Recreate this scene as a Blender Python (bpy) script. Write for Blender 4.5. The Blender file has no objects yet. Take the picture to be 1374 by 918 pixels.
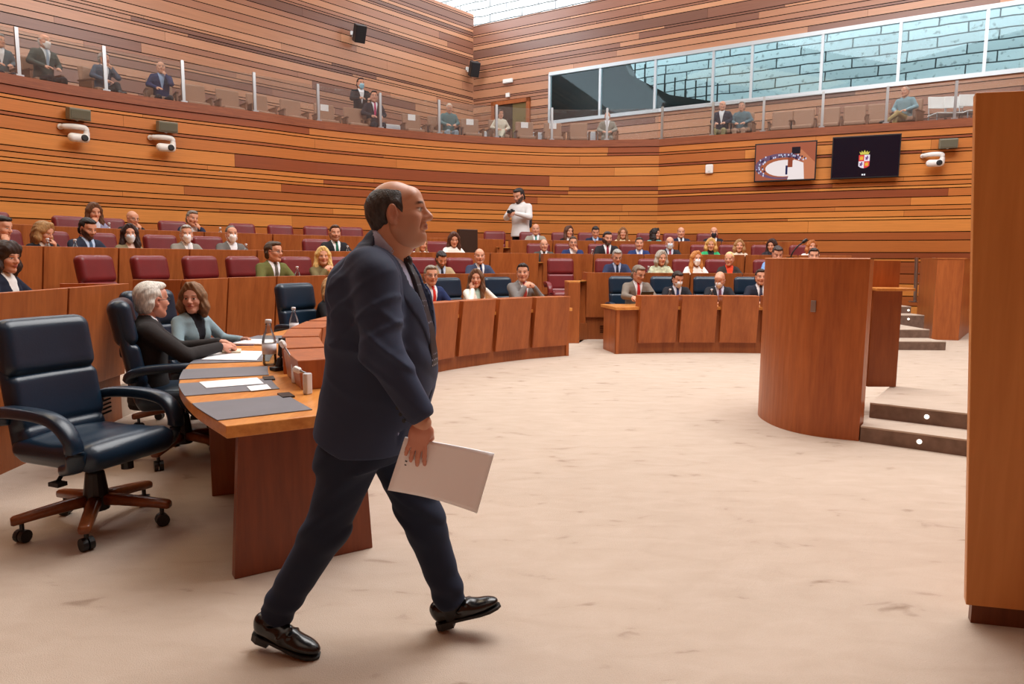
import bpy, bmesh, math, random
import numpy as np
from mathutils import Vector, Matrix
rnd = random.Random(11)
PI = math.pi
SC = bpy.context.scene
COL = SC.collection
# ------------------------------------------------------------------ camera model
F = 950.0; TH = math.atan(112/950); RO = .006; CH = 1.4
fw = np.array([0, math.cos(TH), -math.sin(TH)])
_r0 = np.array([1., 0, 0]); _u0 = np.array([0, math.sin(TH), math.cos(TH)])
rt = math.cos(RO)*_r0 + math.sin(RO)*_u0
up = -math.sin(RO)*_r0 + math.cos(RO)*_u0
CC = np.array([0, 0, CH])
def ray(u, v): return fw + (u-687)/F*rt + (459-v)/F*up
def at_z(u, v, z):
    d = ray(u, v); return CC + d*(z-CH)/d[2]
def at_y(u, v, y):
    d = ray(u, v); return CC + d*y/d[1]
def proj(p):
    q = np.asarray(p, float) - CC; w = q @ fw
    return 687 + F*(q@rt)/w, 459 - F*(q@up)/w

# ------------------------------------------------------------------ materials
def lin(c):
    r = []
    for x in c[:3]:
        x = x/255.0
        r.append(x/12.92 if x <= .04045 else ((x+.055)/1.055)**2.4)
    return (r[0], r[1], r[2], 1)
MATS = {}
def mat(name, col=(200, 200, 200), rough=.6, metal=0., spec=.5, noise=None, bump=None, emit=None, coat=0.):
    """procedural principled; noise=(scale xyz, amount), bump=(scale xyz, strength, distance)"""
    if name in MATS: return MATS[name]
    m = bpy.data.materials.new(name); m.use_nodes = True
    nt = m.node_tree; N = nt.nodes; L = nt.links
    b = N['Principled BSDF']
    b.inputs['Base Color'].default_value = lin(col)
    b.inputs['Roughness'].default_value = rough
    b.inputs['Metallic'].default_value = metal
    b.inputs['Specular IOR Level'].default_value = spec
    b.inputs['Coat Weight'].default_value = coat
    tc = N.new('ShaderNodeTexCoord')
    def nz(scale, detail=4):
        mp = N.new('ShaderNodeMapping'); mp.inputs['Scale'].default_value = scale
        L.new(tc.outputs['Object'], mp.inputs['Vector'])
        n = N.new('ShaderNodeTexNoise'); n.inputs['Scale'].default_value = 1; n.inputs['Detail'].default_value = detail
        L.new(mp.outputs['Vector'], n.inputs['Vector']); return n
    if noise:
        n = nz(noise[0]); r = N.new('ShaderNodeValToRGB')
        c = lin(col); a = noise[1]
        r.color_ramp.elements[0].position = .3; r.color_ramp.elements[1].position = .7
        r.color_ramp.elements[0].color = (c[0]*(1-a), c[1]*(1-a), c[2]*(1-a), 1)
        r.color_ramp.elements[1].color = (min(1, c[0]*(1+a)), min(1, c[1]*(1+a)), min(1, c[2]*(1+a)), 1)
        L.new(n.outputs['Fac'], r.inputs['Fac']); L.new(r.outputs['Color'], b.inputs['Base Color'])
    if bump:
        n2 = nz(bump[0], 6); bp = N.new('ShaderNodeBump')
        bp.inputs['Strength'].default_value = bump[1]; bp.inputs['Distance'].default_value = bump[2]
        L.new(n2.outputs['Fac'], bp.inputs['Height']); L.new(bp.outputs['Normal'], b.inputs['Normal'])
    if emit:
        b.inputs['Emission Color'].default_value = lin(emit[0]); b.inputs['Emission Strength'].default_value = emit[1]
    MATS[name] = m
    return m
def wood(name, dark, light, scale=(14, 14, .8), rough=.38, spec=.4):
    if name in MATS: return MATS[name]
    m = mat(name, light, rough, spec=spec); nt = m.node_tree; N = nt.nodes; L = nt.links; b = N['Principled BSDF']
    tc = N['Texture Coordinate']
    def nz(sc, det):
        mp = N.new('ShaderNodeMapping'); mp.inputs['Scale'].default_value = sc
        L.new(tc.outputs['Object'], mp.inputs['Vector'])
        n = N.new('ShaderNodeTexNoise'); n.inputs['Scale'].default_value = 1; n.inputs['Detail'].default_value = det
        n.inputs['Distortion'].default_value = .4
        L.new(mp.outputs['Vector'], n.inputs['Vector']); return n
    n1 = nz(scale, 5); n2 = nz(tuple(s*5 for s in scale), 4)
    mx = N.new('ShaderNodeMath'); mx.operation = 'MULTIPLY_ADD'; mx.inputs[1].default_value = .4
    L.new(n2.outputs['Fac'], mx.inputs[0]); 
    m2 = N.new('ShaderNodeMath'); m2.operation = 'MULTIPLY'; m2.inputs[1].default_value = .6
    L.new(n1.outputs['Fac'], m2.inputs[0]); L.new(m2.outputs[0], mx.inputs[2])
    r = N.new('ShaderNodeValToRGB'); r.color_ramp.elements[0].position = .34; r.color_ramp.elements[1].position = .66
    r.color_ramp.elements[0].color = lin(dark); r.color_ramp.elements[1].color = lin(light)
    L.new(mx.outputs[0], r.inputs['Fac']); L.new(r.outputs['Color'], b.inputs['Base Color'])
    return m
def plank_mat(name, stops, rough=.4):
    m = mat(name, (150, 90, 50), rough, spec=.45); nt = m.node_tree; N = nt.nodes; L = nt.links; b = N['Principled BSDF']
    at = N.new('ShaderNodeAttribute'); at.attribute_name = 'tone'
    r = N.new('ShaderNodeValToRGB'); e = r.color_ramp.elements
    e[0].position = 0; e[0].color = lin(stops[0]); e[1].position = 1; e[1].color = lin(stops[-1])
    for i, s in enumerate(stops[1:-1]):
        x = e.new((i+1)/(len(stops)-1)); x.color = lin(s)
    L.new(at.outputs['Fac'], r.inputs['Fac'])
    tc = N['Texture Coordinate']; mp = N.new('ShaderNodeMapping'); mp.inputs['Scale'].default_value = (2.0, 2.0, 55)
    L.new(tc.outputs['Object'], mp.inputs['Vector'])
    n = N.new('ShaderNodeTexNoise'); n.inputs['Scale'].default_value = 1; n.inputs['Detail'].default_value = 4
    L.new(mp.outputs['Vector'], n.inputs['Vector'])
    mr = N.new('ShaderNodeMapRange'); mr.inputs['To Min'].default_value = .80; mr.inputs['To Max'].default_value = 1.2
    L.new(n.outputs['Fac'], mr.inputs['Value'])
    mm = N.new('ShaderNodeVectorMath'); mm.operation = 'SCALE'
    L.new(r.outputs['Color'], mm.inputs[0]); L.new(mr.outputs['Result'], mm.inputs['Scale'])
    L.new(mm.outputs['Vector'], b.inputs['Base Color'])
    return m
def glass_mat(name, tint, refl=1.0, ior=1.5, haze=0.):
    if name in MATS: return MATS[name]
    m = bpy.data.materials.new(name); m.use_nodes = True; nt = m.node_tree; N = nt.nodes; L = nt.links
    N.remove(N['Principled BSDF']); out = N['Material Output']
    t = N.new('ShaderNodeBsdfTransparent'); t.inputs['Color'].default_value = (*tint, 1)
    g = N.new('ShaderNodeBsdfGlossy'); g.inputs['Roughness'].default_value = .02; g.inputs['Color'].default_value = (.95, .97, 1, 1)
    fr = N.new('ShaderNodeFresnel'); fr.inputs['IOR'].default_value = ior
    mu = N.new('ShaderNodeMath'); mu.operation = 'MULTIPLY'; mu.inputs[1].default_value = refl; mu.use_clamp = True
    mx = N.new('ShaderNodeMixShader'); L.new(fr.outputs['Fac'], mu.inputs[0]); L.new(mu.outputs[0], mx.inputs['Fac'])
    base = t.outputs[0]
    if haze:      # thin pale diffuse mixed in for a milky pane
        df = N.new('ShaderNodeBsdfDiffuse'); df.inputs['Color'].default_value = (.85, .88, .9, 1); hz = N.new('ShaderNodeMixShader'); hz.inputs['Fac'].default_value = haze
        L.new(t.outputs[0], hz.inputs[1]); L.new(df.outputs[0], hz.inputs[2]); base = hz.outputs[0]
    L.new(base, mx.inputs[1]); L.new(g.outputs[0], mx.inputs[2]); L.new(mx.outputs[0], out.inputs['Surface'])
    MATS[name] = m; return m
def vcol_mat(name, rough=.5, spec=.4, sss=0.):
    m = mat(name, (200, 150, 130), rough, spec=spec); nt = m.node_tree
    at = nt.nodes.new('ShaderNodeAttribute'); at.attribute_name = 'col'
    nt.links.new(at.outputs['Color'], nt.nodes['Principled BSDF'].inputs['Base Color'])
    if sss:
        b = nt.nodes['Principled BSDF']; b.inputs['Subsurface Weight'].default_value = sss
        b.inputs['Subsurface Radius'].default_value = (.012, .005, .003); b.inputs['Subsurface Scale'].default_value = 1.0
    return m

# ------------------------------------------------------------------ objects
def tag(o, label=None, cat=None, group=None, kind=None):
    if label: o['label'] = label
    if cat: o['category'] = cat
    if group: o['group'] = group
    if kind: o['kind'] = kind
    return o
def empty(name, loc=(0, 0, 0), rz=0., label=None, cat=None, group=None, kind=None):
    o = bpy.data.objects.new(name, None); COL.objects.link(o)
    o.location = loc; o.rotation_euler = (0, 0, rz); o.empty_display_size = .1
    return tag(o, label, cat, group, kind)
def link_mesh(name, me, material=None, parent=None, smooth=True):
    o = bpy.data.objects.new(name, me); COL.objects.link(o)
    if material is not None:
        for x in (material if isinstance(material, (list, tuple)) else [material]): me.materials.append(x)
    if smooth:
        me.polygons.foreach_set('use_smooth', [True]*len(me.polygons))
    if parent is not None: o.parent = parent
    return o
def np_obj(name, V, Fc, material, parent=None, smooth=True, col=None):
    me = bpy.data.meshes.new(name)
    me.from_pydata([tuple(map(float, v)) for v in V], [], [tuple(map(int, f)) for f in Fc])
    if col is not None:
        a = me.attributes.new('col', 'FLOAT_COLOR', 'POINT')
        a.data.foreach_set('color', np.asarray(col, np.float32).ravel())
    me.update()
    return link_mesh(name, me, material, parent, smooth)
def copy_tree(o, parent=None):
    c = o.copy(); COL.objects.link(c)
    if parent is not None: c.parent = parent
    for ch in list(o.children): copy_tree(ch, c)
    return c
def set_mat_tree(o, old, new):
    if o.type == 'MESH':
        for s in o.material_slots:
            if s.material == old:
                s.link = 'OBJECT'; s.material = new
    for ch in o.children: set_mat_tree(ch, old, new)

def rotz(a): 
    c, s = math.cos(a), math.sin(a); return np.array([[c, -s, 0], [s, c, 0], [0, 0, 1.]])
def roty(a):
    c, s = math.cos(a), math.sin(a); return np.array([[c, 0, s], [0, 1, 0], [-s, 0, c]])
def rotx(a):
    c, s = math.cos(a), math.sin(a); return np.array([[1, 0, 0], [0, c, -s], [0, s, c]])

class MB:
    def __init__(s): s.v = []; s.f = []; s.m = []; s.tone = []
    def add(s, V, Fc, mi=0, tone=0.):
        n = len(s.v); s.v += [tuple(float(x) for x in p) for p in V]
        for f in Fc: s.f.append(tuple(n+i for i in f)); s.m.append(mi); s.tone.append(tone)
        return s
    def quad(s, a, b, c, d, mi=0, tone=0.): return s.add([a, b, c, d], [(0, 1, 2, 3)], mi, tone)
    def box(s, c, size, R=None, mi=0, taper=1.):
        hx, hy, hz = size[0]/2, size[1]/2, size[2]/2
        V = [(-hx, -hy, -hz), (hx, -hy, -hz), (hx, hy, -hz), (-hx, hy, -hz), (-hx*taper, -hy*taper, hz), (hx*taper, -hy*taper, hz), (hx*taper, hy*taper, hz), (-hx*taper, hy*taper, hz)]
        V = np.array(V)
        if R is not None: V = V @ np.asarray(R).T
        V = V + np.array(c)
        return s.add(V, [(0, 3, 2, 1), (4, 5, 6, 7), (0, 1, 5, 4), (1, 2, 6, 5), (2, 3, 7, 6), (3, 0, 4, 7)], mi)
    def prism(s, poly, z0, z1, mi=0, lean=None):
        """poly: list of xy (ccw); extruded in z; lean: xy shift of top"""
        n = len(poly); lx, ly = lean or (0, 0)
        a = 0
        for i in range(n):
            x0, y0 = poly[i][:2]; x1, y1 = poly[(i+1) % n][:2]; a += x0*y1-x1*y0
        if a < 0: poly = poly[::-1]
        V = [(p[0], p[1], z0) for p in poly] + [(p[0]+lx, p[1]+ly, z1) for p in poly]
        Fc = [tuple(range(n-1, -1, -1)), tuple(range(n, 2*n))]
        for i in range(n):
            j = (i+1) % n; Fc.append((i, j, n+j, n+i))
        return s.add(V, Fc, mi)
    def ring_loft(s, rings, mi=0, cap=True):
        n = len(rings[0]); V = [p for r in rings for p in r]; Fc = []
        for k in range(len(rings)-1):
            for i in range(n):
                j = (i+1) % n; Fc.append((k*n+i, k*n+j, (k+1)*n+j, (k+1)*n+i))
        if cap:
            Fc.append(tuple(range(n-1, -1, -1))); Fc.append(tuple((len(rings)-1)*n+i for i in range(n)))
        return s.add(V, Fc, mi)
    def tube(s, pts, r, n=8, mi=0, cap=True, sq=None, upv=(0, 0, 1)):
        """r: radius or list; sq=(w,h) gives rounded-rect section instead"""
        P = [np.array(p, float) for p in pts]; rings = []
        for i, p in enumerate(P):
            t = (P[min(i+1, len(P)-1)] - P[max(i-1, 0)]); t = t/(np.linalg.norm(t)+1e-9)
            u = np.array(upv, float)
            if abs(t@u) > .98: u = np.array([1., 0, 0])
            a = np.cross(u, t); a /= np.linalg.norm(a)+1e-9; b = np.cross(t, a)
            rr = r[i] if isinstance(r, (list, tuple)) else r
            ring = []
            for k in range(n):
                th = 2*PI*k/n
                if sq:
                    e = .5; c_, s_ = math.cos(th), math.sin(th)
                    x = math.copysign(abs(c_)**e, c_)*sq[0]/2*rr; y = math.copysign(abs(s_)**e, s_)*sq[1]/2*rr
                else: x, y = rr*math.cos(th), rr*math.sin(th)
                ring.append(p + a*x + b*y)
            rings.append(ring)
        return s.ring_loft(rings, mi, cap)
    def lathe(s, prof, c=(0, 0, 0), n=16, R=None, mi=0):
        """prof: (r,z) list bottom->top"""
        rings = []
        for r, z in prof:
            ring = np.array([[r*math.cos(2*PI*k/n), r*math.sin(2*PI*k/n), z] for k in range(n)])
            if R is not None: ring = ring @ np.asarray(R).T
            rings.append(ring + np.array(c))
        return s.ring_loft(rings, mi, True)
    def build(s, name, material, parent=None, smooth=False, bevel=0., tone=False):
        me = bpy.data.meshes.new(name); me.from_pydata(s.v, [], s.f)
        if tone:
            a = me.attributes.new('tone', 'FLOAT', 'FACE'); a.data.foreach_set('value', s.tone)
        o = link_mesh(name, me, material, parent, smooth)
        me.polygons.foreach_set('material_index', s.m)
        if bevel:
            b = o.modifiers.new('bevel', 'BEVEL'); b.width = bevel; b.segments = 2; b.limit_method = 'ANGLE'; b.angle_limit = .7
        me.update()
        return o

def catmull(pts, step=.1):
    P = [np.array(p[:2], float) for p in pts]; P = [2*P[0]-P[1]] + P + [2*P[-1]-P[-2]]; out = []
    for i in range(1, len(P)-2):
        p0, p1, p2, p3 = P[i-1:i+3]; n = max(2, int(np.linalg.norm(p2-p1)/step))
        for k in range(n):
            t = k/n
            out.append(.5*((2*p1)+(-p0+p2)*t+(2*p0-5*p1+4*p2-p3)*t*t+(-p0+3*p1-3*p2+p3)*t**3))
    out.append(P[-2]); return np.array(out)
class Line:
    """plan polyline parametrised by arc length; left-to-right in the photo, 'out' = away from the room centre"""
    def __init__(s, pts, smooth=True, step=.1):
        s.p = catmull(pts, step) if smooth else np.array(pts, float)[:, :2]
        d = np.linalg.norm(np.diff(s.p, axis=0), axis=1); s.s = np.concatenate([[0], np.cumsum(d)]); s.L = s.s[-1]
    def at(s, t):
        if t < 0: d = s.p[1]-s.p[0]; return s.p[0]+d/np.linalg.norm(d)*t
        if t > s.L: d = s.p[-1]-s.p[-2]; return s.p[-1]+d/np.linalg.norm(d)*(t-s.L)
        return np.array([np.interp(t, s.s, s.p[:, 0]), np.interp(t, s.s, s.p[:, 1])])
    def tan(s, t):
        a = s.at(max(0, t-.05)); b = s.at(min(s.L, t+.05)); d = b-a; return d/np.linalg.norm(d)
    def out(s, t):
        d = s.tan(t); return np.array([-d[1], d[0]])
    def off(s, t, o): return s.at(t) + s.out(t)*o
    def find_u(s, u, z, o=0.):
        ts = np.linspace(0, s.L, 600); best = min(ts, key=lambda t: abs(proj((*s.off(t, o), z))[0]-u)); return best

# ------------------------------------------------------------------ signed distance modelling
def Cap(a, b, ra, rb=None, k=.02, op='u'): return dict(t='cap', a=np.array(a, float), b=np.array(b, float), ra=ra, rb=ra if rb is None else rb, k=k, op=op)
def Ell(c, r, R=None, k=.02, op='u'): return dict(t='ell', c=np.array(c, float), r=np.array(r, float), R=R, k=k, op=op)
def Box(c, h, R=None, rd=.01, k=.01, op='u'): return dict(t='box', c=np.array(c, float), h=np.array(h, float), R=R, rd=rd, k=k, op=op)
def Loft(st, k=.02, op='u', e=2.3):
    a = np.array(st, float); return dict(t='loft', st=a, k=k, op=op, e=e)
def Fn(f, lo, hi, k=.005, op='s'): return dict(t='fn', f=f, lo=np.array(lo, float), hi=np.array(hi, float), k=k, op=op)
def _aabb(p):
    t = p['t']
    if t == 'cap':
        r = max(p['ra'], p['rb']); return np.minimum(p['a'], p['b'])-r, np.maximum(p['a'], p['b'])+r
    if t in ('ell', 'box'):
        h = p['r'] if t == 'ell' else p['h']
        R = np.eye(3) if p['R'] is None else np.asarray(p['R'])
        e = np.abs(R) @ h; return p['c']-e, p['c']+e
    if t == 'loft':
        s = p['st']
        return np.array([(s[:, 1]-s[:, 3]).min(), (s[:, 2]-s[:, 4]).min(), s[:, 0].min()]), np.array([(s[:, 1]+s[:, 3]).max(), (s[:, 2]+s[:, 4]).max(), s[:, 0].max()])
    return p['lo'], p['hi']
def _eval(p, X, Y, Z):
    t = p['t']
    if t == 'cap':
        a, b = p['a'], p['b']; d = b-a; l2 = max(d@d, 1e-9)
        h = np.clip(((X-a[0])*d[0]+(Y-a[1])*d[1]+(Z-a[2])*d[2])/l2, 0, 1)
        return np.sqrt((X-a[0]-h*d[0])**2+(Y-a[1]-h*d[1])**2+(Z-a[2]-h*d[2])**2) - (p['ra']+(p['rb']-p['ra'])*h)
    if t in ('ell', 'box'):
        x, y, z = X-p['c'][0], Y-p['c'][1], Z-p['c'][2]
        if p['R'] is not None:
            R = np.asarray(p['R']); x, y, z = R[0, 0]*x+R[1, 0]*y+R[2, 0]*z, R[0, 1]*x+R[1, 1]*y+R[2, 1]*z, R[0, 2]*x+R[1, 2]*y+R[2, 2]*z
        if t == 'ell':
            r = p['r']; k0 = np.sqrt((x/r[0])**2+(y/r[1])**2+(z/r[2])**2); k1 = np.sqrt((x/r[0]**2)**2+(y/r[1]**2)**2+(z/r[2]**2)**2)
            return k0*(k0-1)/np.maximum(k1, 1e-6)
        h = p['h']-p['rd']; qx, qy, qz = np.abs(x)-h[0], np.abs(y)-h[1], np.abs(z)-h[2]
        return np.sqrt(np.maximum(qx, 0)**2+np.maximum(qy, 0)**2+np.maximum(qz, 0)**2)+np.minimum(np.maximum(qx, np.maximum(qy, qz)), 0)-p['rd']
    if t == 'loft':
        s = p['st']; z = Z.ravel(); zc = np.unique(z); e = p['e']
        f = lambda j: np.interp(zc, s[:, 0], s[:, j])
        idx = np.searchsorted(zc, Z)
        cx, cy, rx, ry = f(1)[idx], f(2)[idx], f(3)[idx], f(4)[idx]
        q = (np.abs((X-cx)/rx)**e+np.abs((Y-cy)/ry)**e)**(1/e)
        d = (q-1)*np.minimum(rx, ry)
        return np.maximum(d, np.maximum(s[0, 0]-Z, Z-s[-1, 0]))
    return p['f'](X, Y, Z)
def sdf(prims, res, post=None, pad=None):
    us = [p for p in prims if p['op'] == 'u']
    lo = np.min([_aabb(p)[0] for p in us], axis=0)-3*res; hi = np.max([_aabb(p)[1] for p in us], axis=0)+3*res
    n = np.maximum(4, np.ceil((hi-lo)/res).astype(int)+1)
    ax = [lo[i]+np.arange(n[i])*res for i in range(3)]
    D = np.full(n, .2)
    for p in prims:
        a, b = _aabb(p); m = p['k']+4*res
        i0 = np.clip(np.floor((a-m-lo)/res).astype(int), 0, n-1); i1 = np.clip(np.ceil((b+m-lo)/res).astype(int)+1, 1, n)
        if np.any(i1 <= i0): continue
        sl = tuple(slice(i0[i], i1[i]) for i in range(3))
        X, Y, Z = np.meshgrid(ax[0][sl[0]], ax[1][sl[1]], ax[2][sl[2]], indexing='ij')
        d = _eval(p, X, Y, Z); c = D[sl]; k = p['k']
        if p['op'] == 'u':
            h = np.maximum(k-np.abs(c-d), 0)/max(k, 1e-6); D[sl] = np.minimum(c, d)-h*h*k*.25
        elif p['op'] == 's':
            d = -d; h = np.maximum(k-np.abs(c-d), 0)/max(k, 1e-6); D[sl] = np.maximum(c, d)+h*h*k*.25
        else:   # keep only inside d (box sized to hold everything wanted)
            D[sl] = np.maximum(c, d)
            msk = np.ones(n, bool); msk[sl] = False; D[msk] = np.maximum(D[msk], .05)
    if post is not None:
        X, Y, Z = np.meshgrid(*ax, indexing='ij'); D = post(X, Y, Z, D)
    return surfnet(D, lo, res)
def surfnet(D, lo, res):
    n = np.array(D.shape); ins = D < 0
    c = [ins[dx:n[0]-1+dx, dy:n[1]-1+dy, dz:n[2]-1+dz] for dx in (0, 1) for dy in (0, 1) for dz in (0, 1)]
    s = sum(x.astype(np.int8) for x in c); act = (s > 0) & (s < 8)
    I = np.argwhere(act)
    if len(I) == 0: return np.zeros((0, 3)), []
    idx = -np.ones(act.shape, int); idx[act] = np.arange(len(I))
    acc = np.zeros((len(I), 3)); cnt = np.zeros(len(I))
    cor = np.array([(dx, dy, dz) for dx in (0, 1) for dy in (0, 1) for dz in (0, 1)])
    val = np.stack([D[I[:, 0]+a, I[:, 1]+b, I[:, 2]+d] for a, b, d in cor], 1)
    for i in range(8):
        for j in range(i+1, 8):
            if np.abs(cor[i]-cor[j]).sum() != 1: continue
            a, b = val[:, i], val[:, j]; m = (a < 0) != (b < 0)
            t = np.where(m, a/np.where(m, a-b, 1), 0)
            acc += np.where(m[:, None], cor[i]+t[:, None]*(cor[j]-cor[i]), 0); cnt += m
    V = lo + (I + acc/np.maximum(cnt, 1)[:, None])*res
    Q = []
    for axis in range(3):
        o1, o2 = [(1, 2), (2, 0), (0, 1)][axis]
        sl0 = [slice(1, -1)]*3; sl1 = [slice(1, -1)]*3
        sl0[axis] = slice(0, n[axis]-1); sl1[axis] = slice(1, n[axis])
        A = ins[tuple(sl0)]; B = ins[tuple(sl1)]
        E = np.argwhere(A != B)
        if len(E) == 0: continue
        off = np.array([1, 1, 1]); off[axis] = 0; G = E+off
        e1 = np.zeros(3, int); e1[o1] = 1; e2 = np.zeros(3, int); e2[o2] = 1
        g = lambda P: idx[P[:, 0], P[:, 1], P[:, 2]]
        q = np.stack([g(G-e1-e2), g(G-e2), g(G), g(G-e1)], 1)
        flip = ~A[E[:, 0], E[:, 1], E[:, 2]]
        q[flip] = q[flip][:, ::-1]
        Q.append(q)
    Q = np.concatenate(Q); Q = Q[(Q >= 0).all(1)]
    return V, Q
def smooth_verts(V, Q, it=2, lam=.5):
    if len(V) == 0: return V
    a = np.concatenate([Q[:, [0, 1]], Q[:, [1, 2]], Q[:, [2, 3]], Q[:, [3, 0]]]); a = np.concatenate([a, a[:, ::-1]])
    for _ in range(it):
        S = np.zeros_like(V); np.add.at(S, a[:, 0], V[a[:, 1]]); c = np.bincount(a[:, 0], minlength=len(V))
        V = V*(1-lam)+lam*S/np.maximum(c, 1)[:, None]
    return V
def join(parts):
    V = []; Q = []; n = 0
    for v, q in parts:
        if len(v) == 0: continue
        V.append(v); Q.append(np.asarray(q)+n); n += len(v)
    return np.concatenate(V), np.concatenate(Q)
def basis(x, zhint):
    x = np.array(x, float); x /= np.linalg.norm(x); z = np.array(zhint, float); z = z-(z@x)*x; z /= np.linalg.norm(z)
    return np.stack([x, np.cross(z, x), z], 1)     # columns
# ------------------------------------------------------------------ shared materials
M_PANEL = wood('cherry_panel', (146, 76, 36), (178, 100, 50), (9, 9, .9))
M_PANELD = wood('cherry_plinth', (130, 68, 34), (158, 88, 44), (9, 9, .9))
M_TOP = wood('table_veneer', (192, 118, 56), (224, 154, 80), (10, 2.0, 10), rough=.28)
M_TRIB = wood('tribune_veneer', (194, 124, 62), (212, 142, 76), (7, 7, .5), rough=.42)
LOW = [(130, 62, 30), (152, 78, 34), (184, 108, 46), (206, 130, 58), (214, 142, 68)]
M_PLANKS = plank_mat('planks_orange', LOW, .42)
UPP = [(116, 76, 60), (136, 88, 68), (166, 112, 84), (190, 134, 98), (202, 146, 110)]
M_PLANKU = plank_mat('planks_brown', UPP, .32); M_PLANKU.node_tree.nodes['Principled BSDF'].inputs['Coat Weight'].default_value = .5; M_PLANKU.node_tree.nodes['Principled BSDF'].inputs['Coat Roughness'].default_value = .35
M_GAP = mat('plank_gap', (20, 12, 9), .95, spec=.05)
M_CARPET = mat('carpet', (206, 174, 152), .95, spec=.1)
def carpet_nodes(m, base, dark, lightc):
    nt = m.node_tree; N = nt.nodes; L = nt.links; b = N['Principled BSDF']; tc = N['Texture Coordinate']
    def nz(sc, det, dist=0):
        mp = N.new('ShaderNodeMapping'); mp.inputs['Scale'].default_value = sc
        L.new(tc.outputs['Object'], mp.inputs['Vector'])
        n = N.new('ShaderNodeTexNoise'); n.inputs['Scale'].default_value = 1; n.inputs['Detail'].default_value = det
        n.inputs['Distortion'].default_value = dist
        L.new(mp.outputs['Vector'], n.inputs['Vector']); return n
    n1 = nz((4.2, 9.0, 4), 5, .5); n2 = nz((.5, .5, .5), 3); n3 = nz((220, 220, 220), 2)
    r1 = N.new('ShaderNodeValToRGB'); e = r1.color_ramp.elements
    e[0].position = .24; e[0].color = lin(dark); e[1].position = .36; e[1].color = lin(base)
    x = e.new(.75); x.color = lin(lightc)
    L.new(n1.outputs['Fac'], r1.inputs['Fac'])
    mr = N.new('ShaderNodeMapRange'); mr.inputs['To Min'].default_value = .88; mr.inputs['To Max'].default_value = 1.1
    L.new(n2.outputs['Fac'], mr.inputs['Value'])
    m3 = N.new('ShaderNodeMapRange'); m3.inputs['To Min'].default_value = .9; m3.inputs['To Max'].default_value = 1.1
    L.new(n3.outputs['Fac'], m3.inputs['Value'])
    mu = N.new('ShaderNodeMath'); mu.operation = 'MULTIPLY'; L.new(mr.outputs[0], mu.inputs[0]); L.new(m3.outputs[0], mu.inputs[1])
    vm = N.new('ShaderNodeVectorMath'); vm.operation = 'SCALE'; L.new(r1.outputs['Color'], vm.inputs[0]); L.new(mu.outputs[0], vm.inputs['Scale'])
    L.new(vm.outputs['Vector'], b.inputs['Base Color'])
    bp = N.new('ShaderNodeBump'); bp.inputs['Strength'].default_value = .35; bp.inputs['Distance'].default_value = .01
    L.new(n3.outputs['Fac'], bp.inputs['Height']); L.new(bp.outputs['Normal'], b.inputs['Normal'])
carpet_nodes(M_CARPET, (184, 166, 150), (152, 132, 116), (192, 175, 160))
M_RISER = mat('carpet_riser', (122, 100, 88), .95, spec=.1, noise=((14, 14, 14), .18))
M_STEEL = mat('brushed_steel', (176, 178, 180), .3, metal=1.)
M_ALU = mat('window_aluminium', (196, 204, 210), .4, metal=.6)
M_BLACK = mat('black_plastic', (22, 22, 24), .45)
M_WHITE = mat('white_plastic', (232, 232, 230), .45)
M_GLASSB = glass_mat('balustrade_glass', (.95, .97, .97), 1.8, haze=.03)
M_GLASSW = glass_mat('window_glass', (.74, .89, .92), .35)
M_PAPER = mat('white_paper', (238, 238, 240), .7)
M_BROWNSEAT = mat('tan_upholstery', (158, 120, 96), .7, noise=((40, 40, 40), .1))
M_GLASSD = glass_mat('bottle_glass', (.93, .95, .93), 1.5)

# ------------------------------------------------------------------ plan
Z2, Z3, Z4 = .29, .60, .90            # seating tiers
ZT = {1: .87, 2: 1.17, 3: 1.50, 4: 1.80}
RIMZ = 4.4; GALZ = 4.2
rim_px = [(0, 97), (175, 127), (350, 151), (450, 165), (600, 180), (750, 188), (885, 187), (1005, 178), (1150, 168), (1308, 158)]
rim = [at_z(u, v, RIMZ)[:2] for u, v in rim_px]
rimL = Line([(-10.9, 5.0), (-9.9, 9.3)] + rim[:7])
rimR = Line([rim[6], rim[7], rim[8], rim[9], (12.2, 13.9), (14.0, 12.7)])
ZW = 7.1
wa = at_z(738, 100, ZW)[:2]; wb = at_z(1374, 3, ZW)[:2]
wd = (wb-wa)/np.linalg.norm(wb-wa)
_t = min(np.linspace(-12, 0, 2000), key=lambda t: abs(proj((*(wa+wd*t), 7.0))[0]-635))
KC = wa + wd*_t                       # room corner
zl = at_y(635, 160, KC[1])[2]
wl0 = at_z(0, 22, zl)[:2]; ldir = (KC-wl0)/np.linalg.norm(KC-wl0)
WL0 = wl0 - ldir*7.5; WRE = wb + wd*5.0
TOPL = at_y(635, 19, KC[1])[2]; TOPR = at_y(635, 35, KC[1])[2]
SILL = at_y(1000, 142, (wa+wd*((1000-738)/636*np.linalg.norm(wb-wa)))[1])[2]
print('K', KC, 'tops', TOPL, TOPR, 'sill', SILL)

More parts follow.
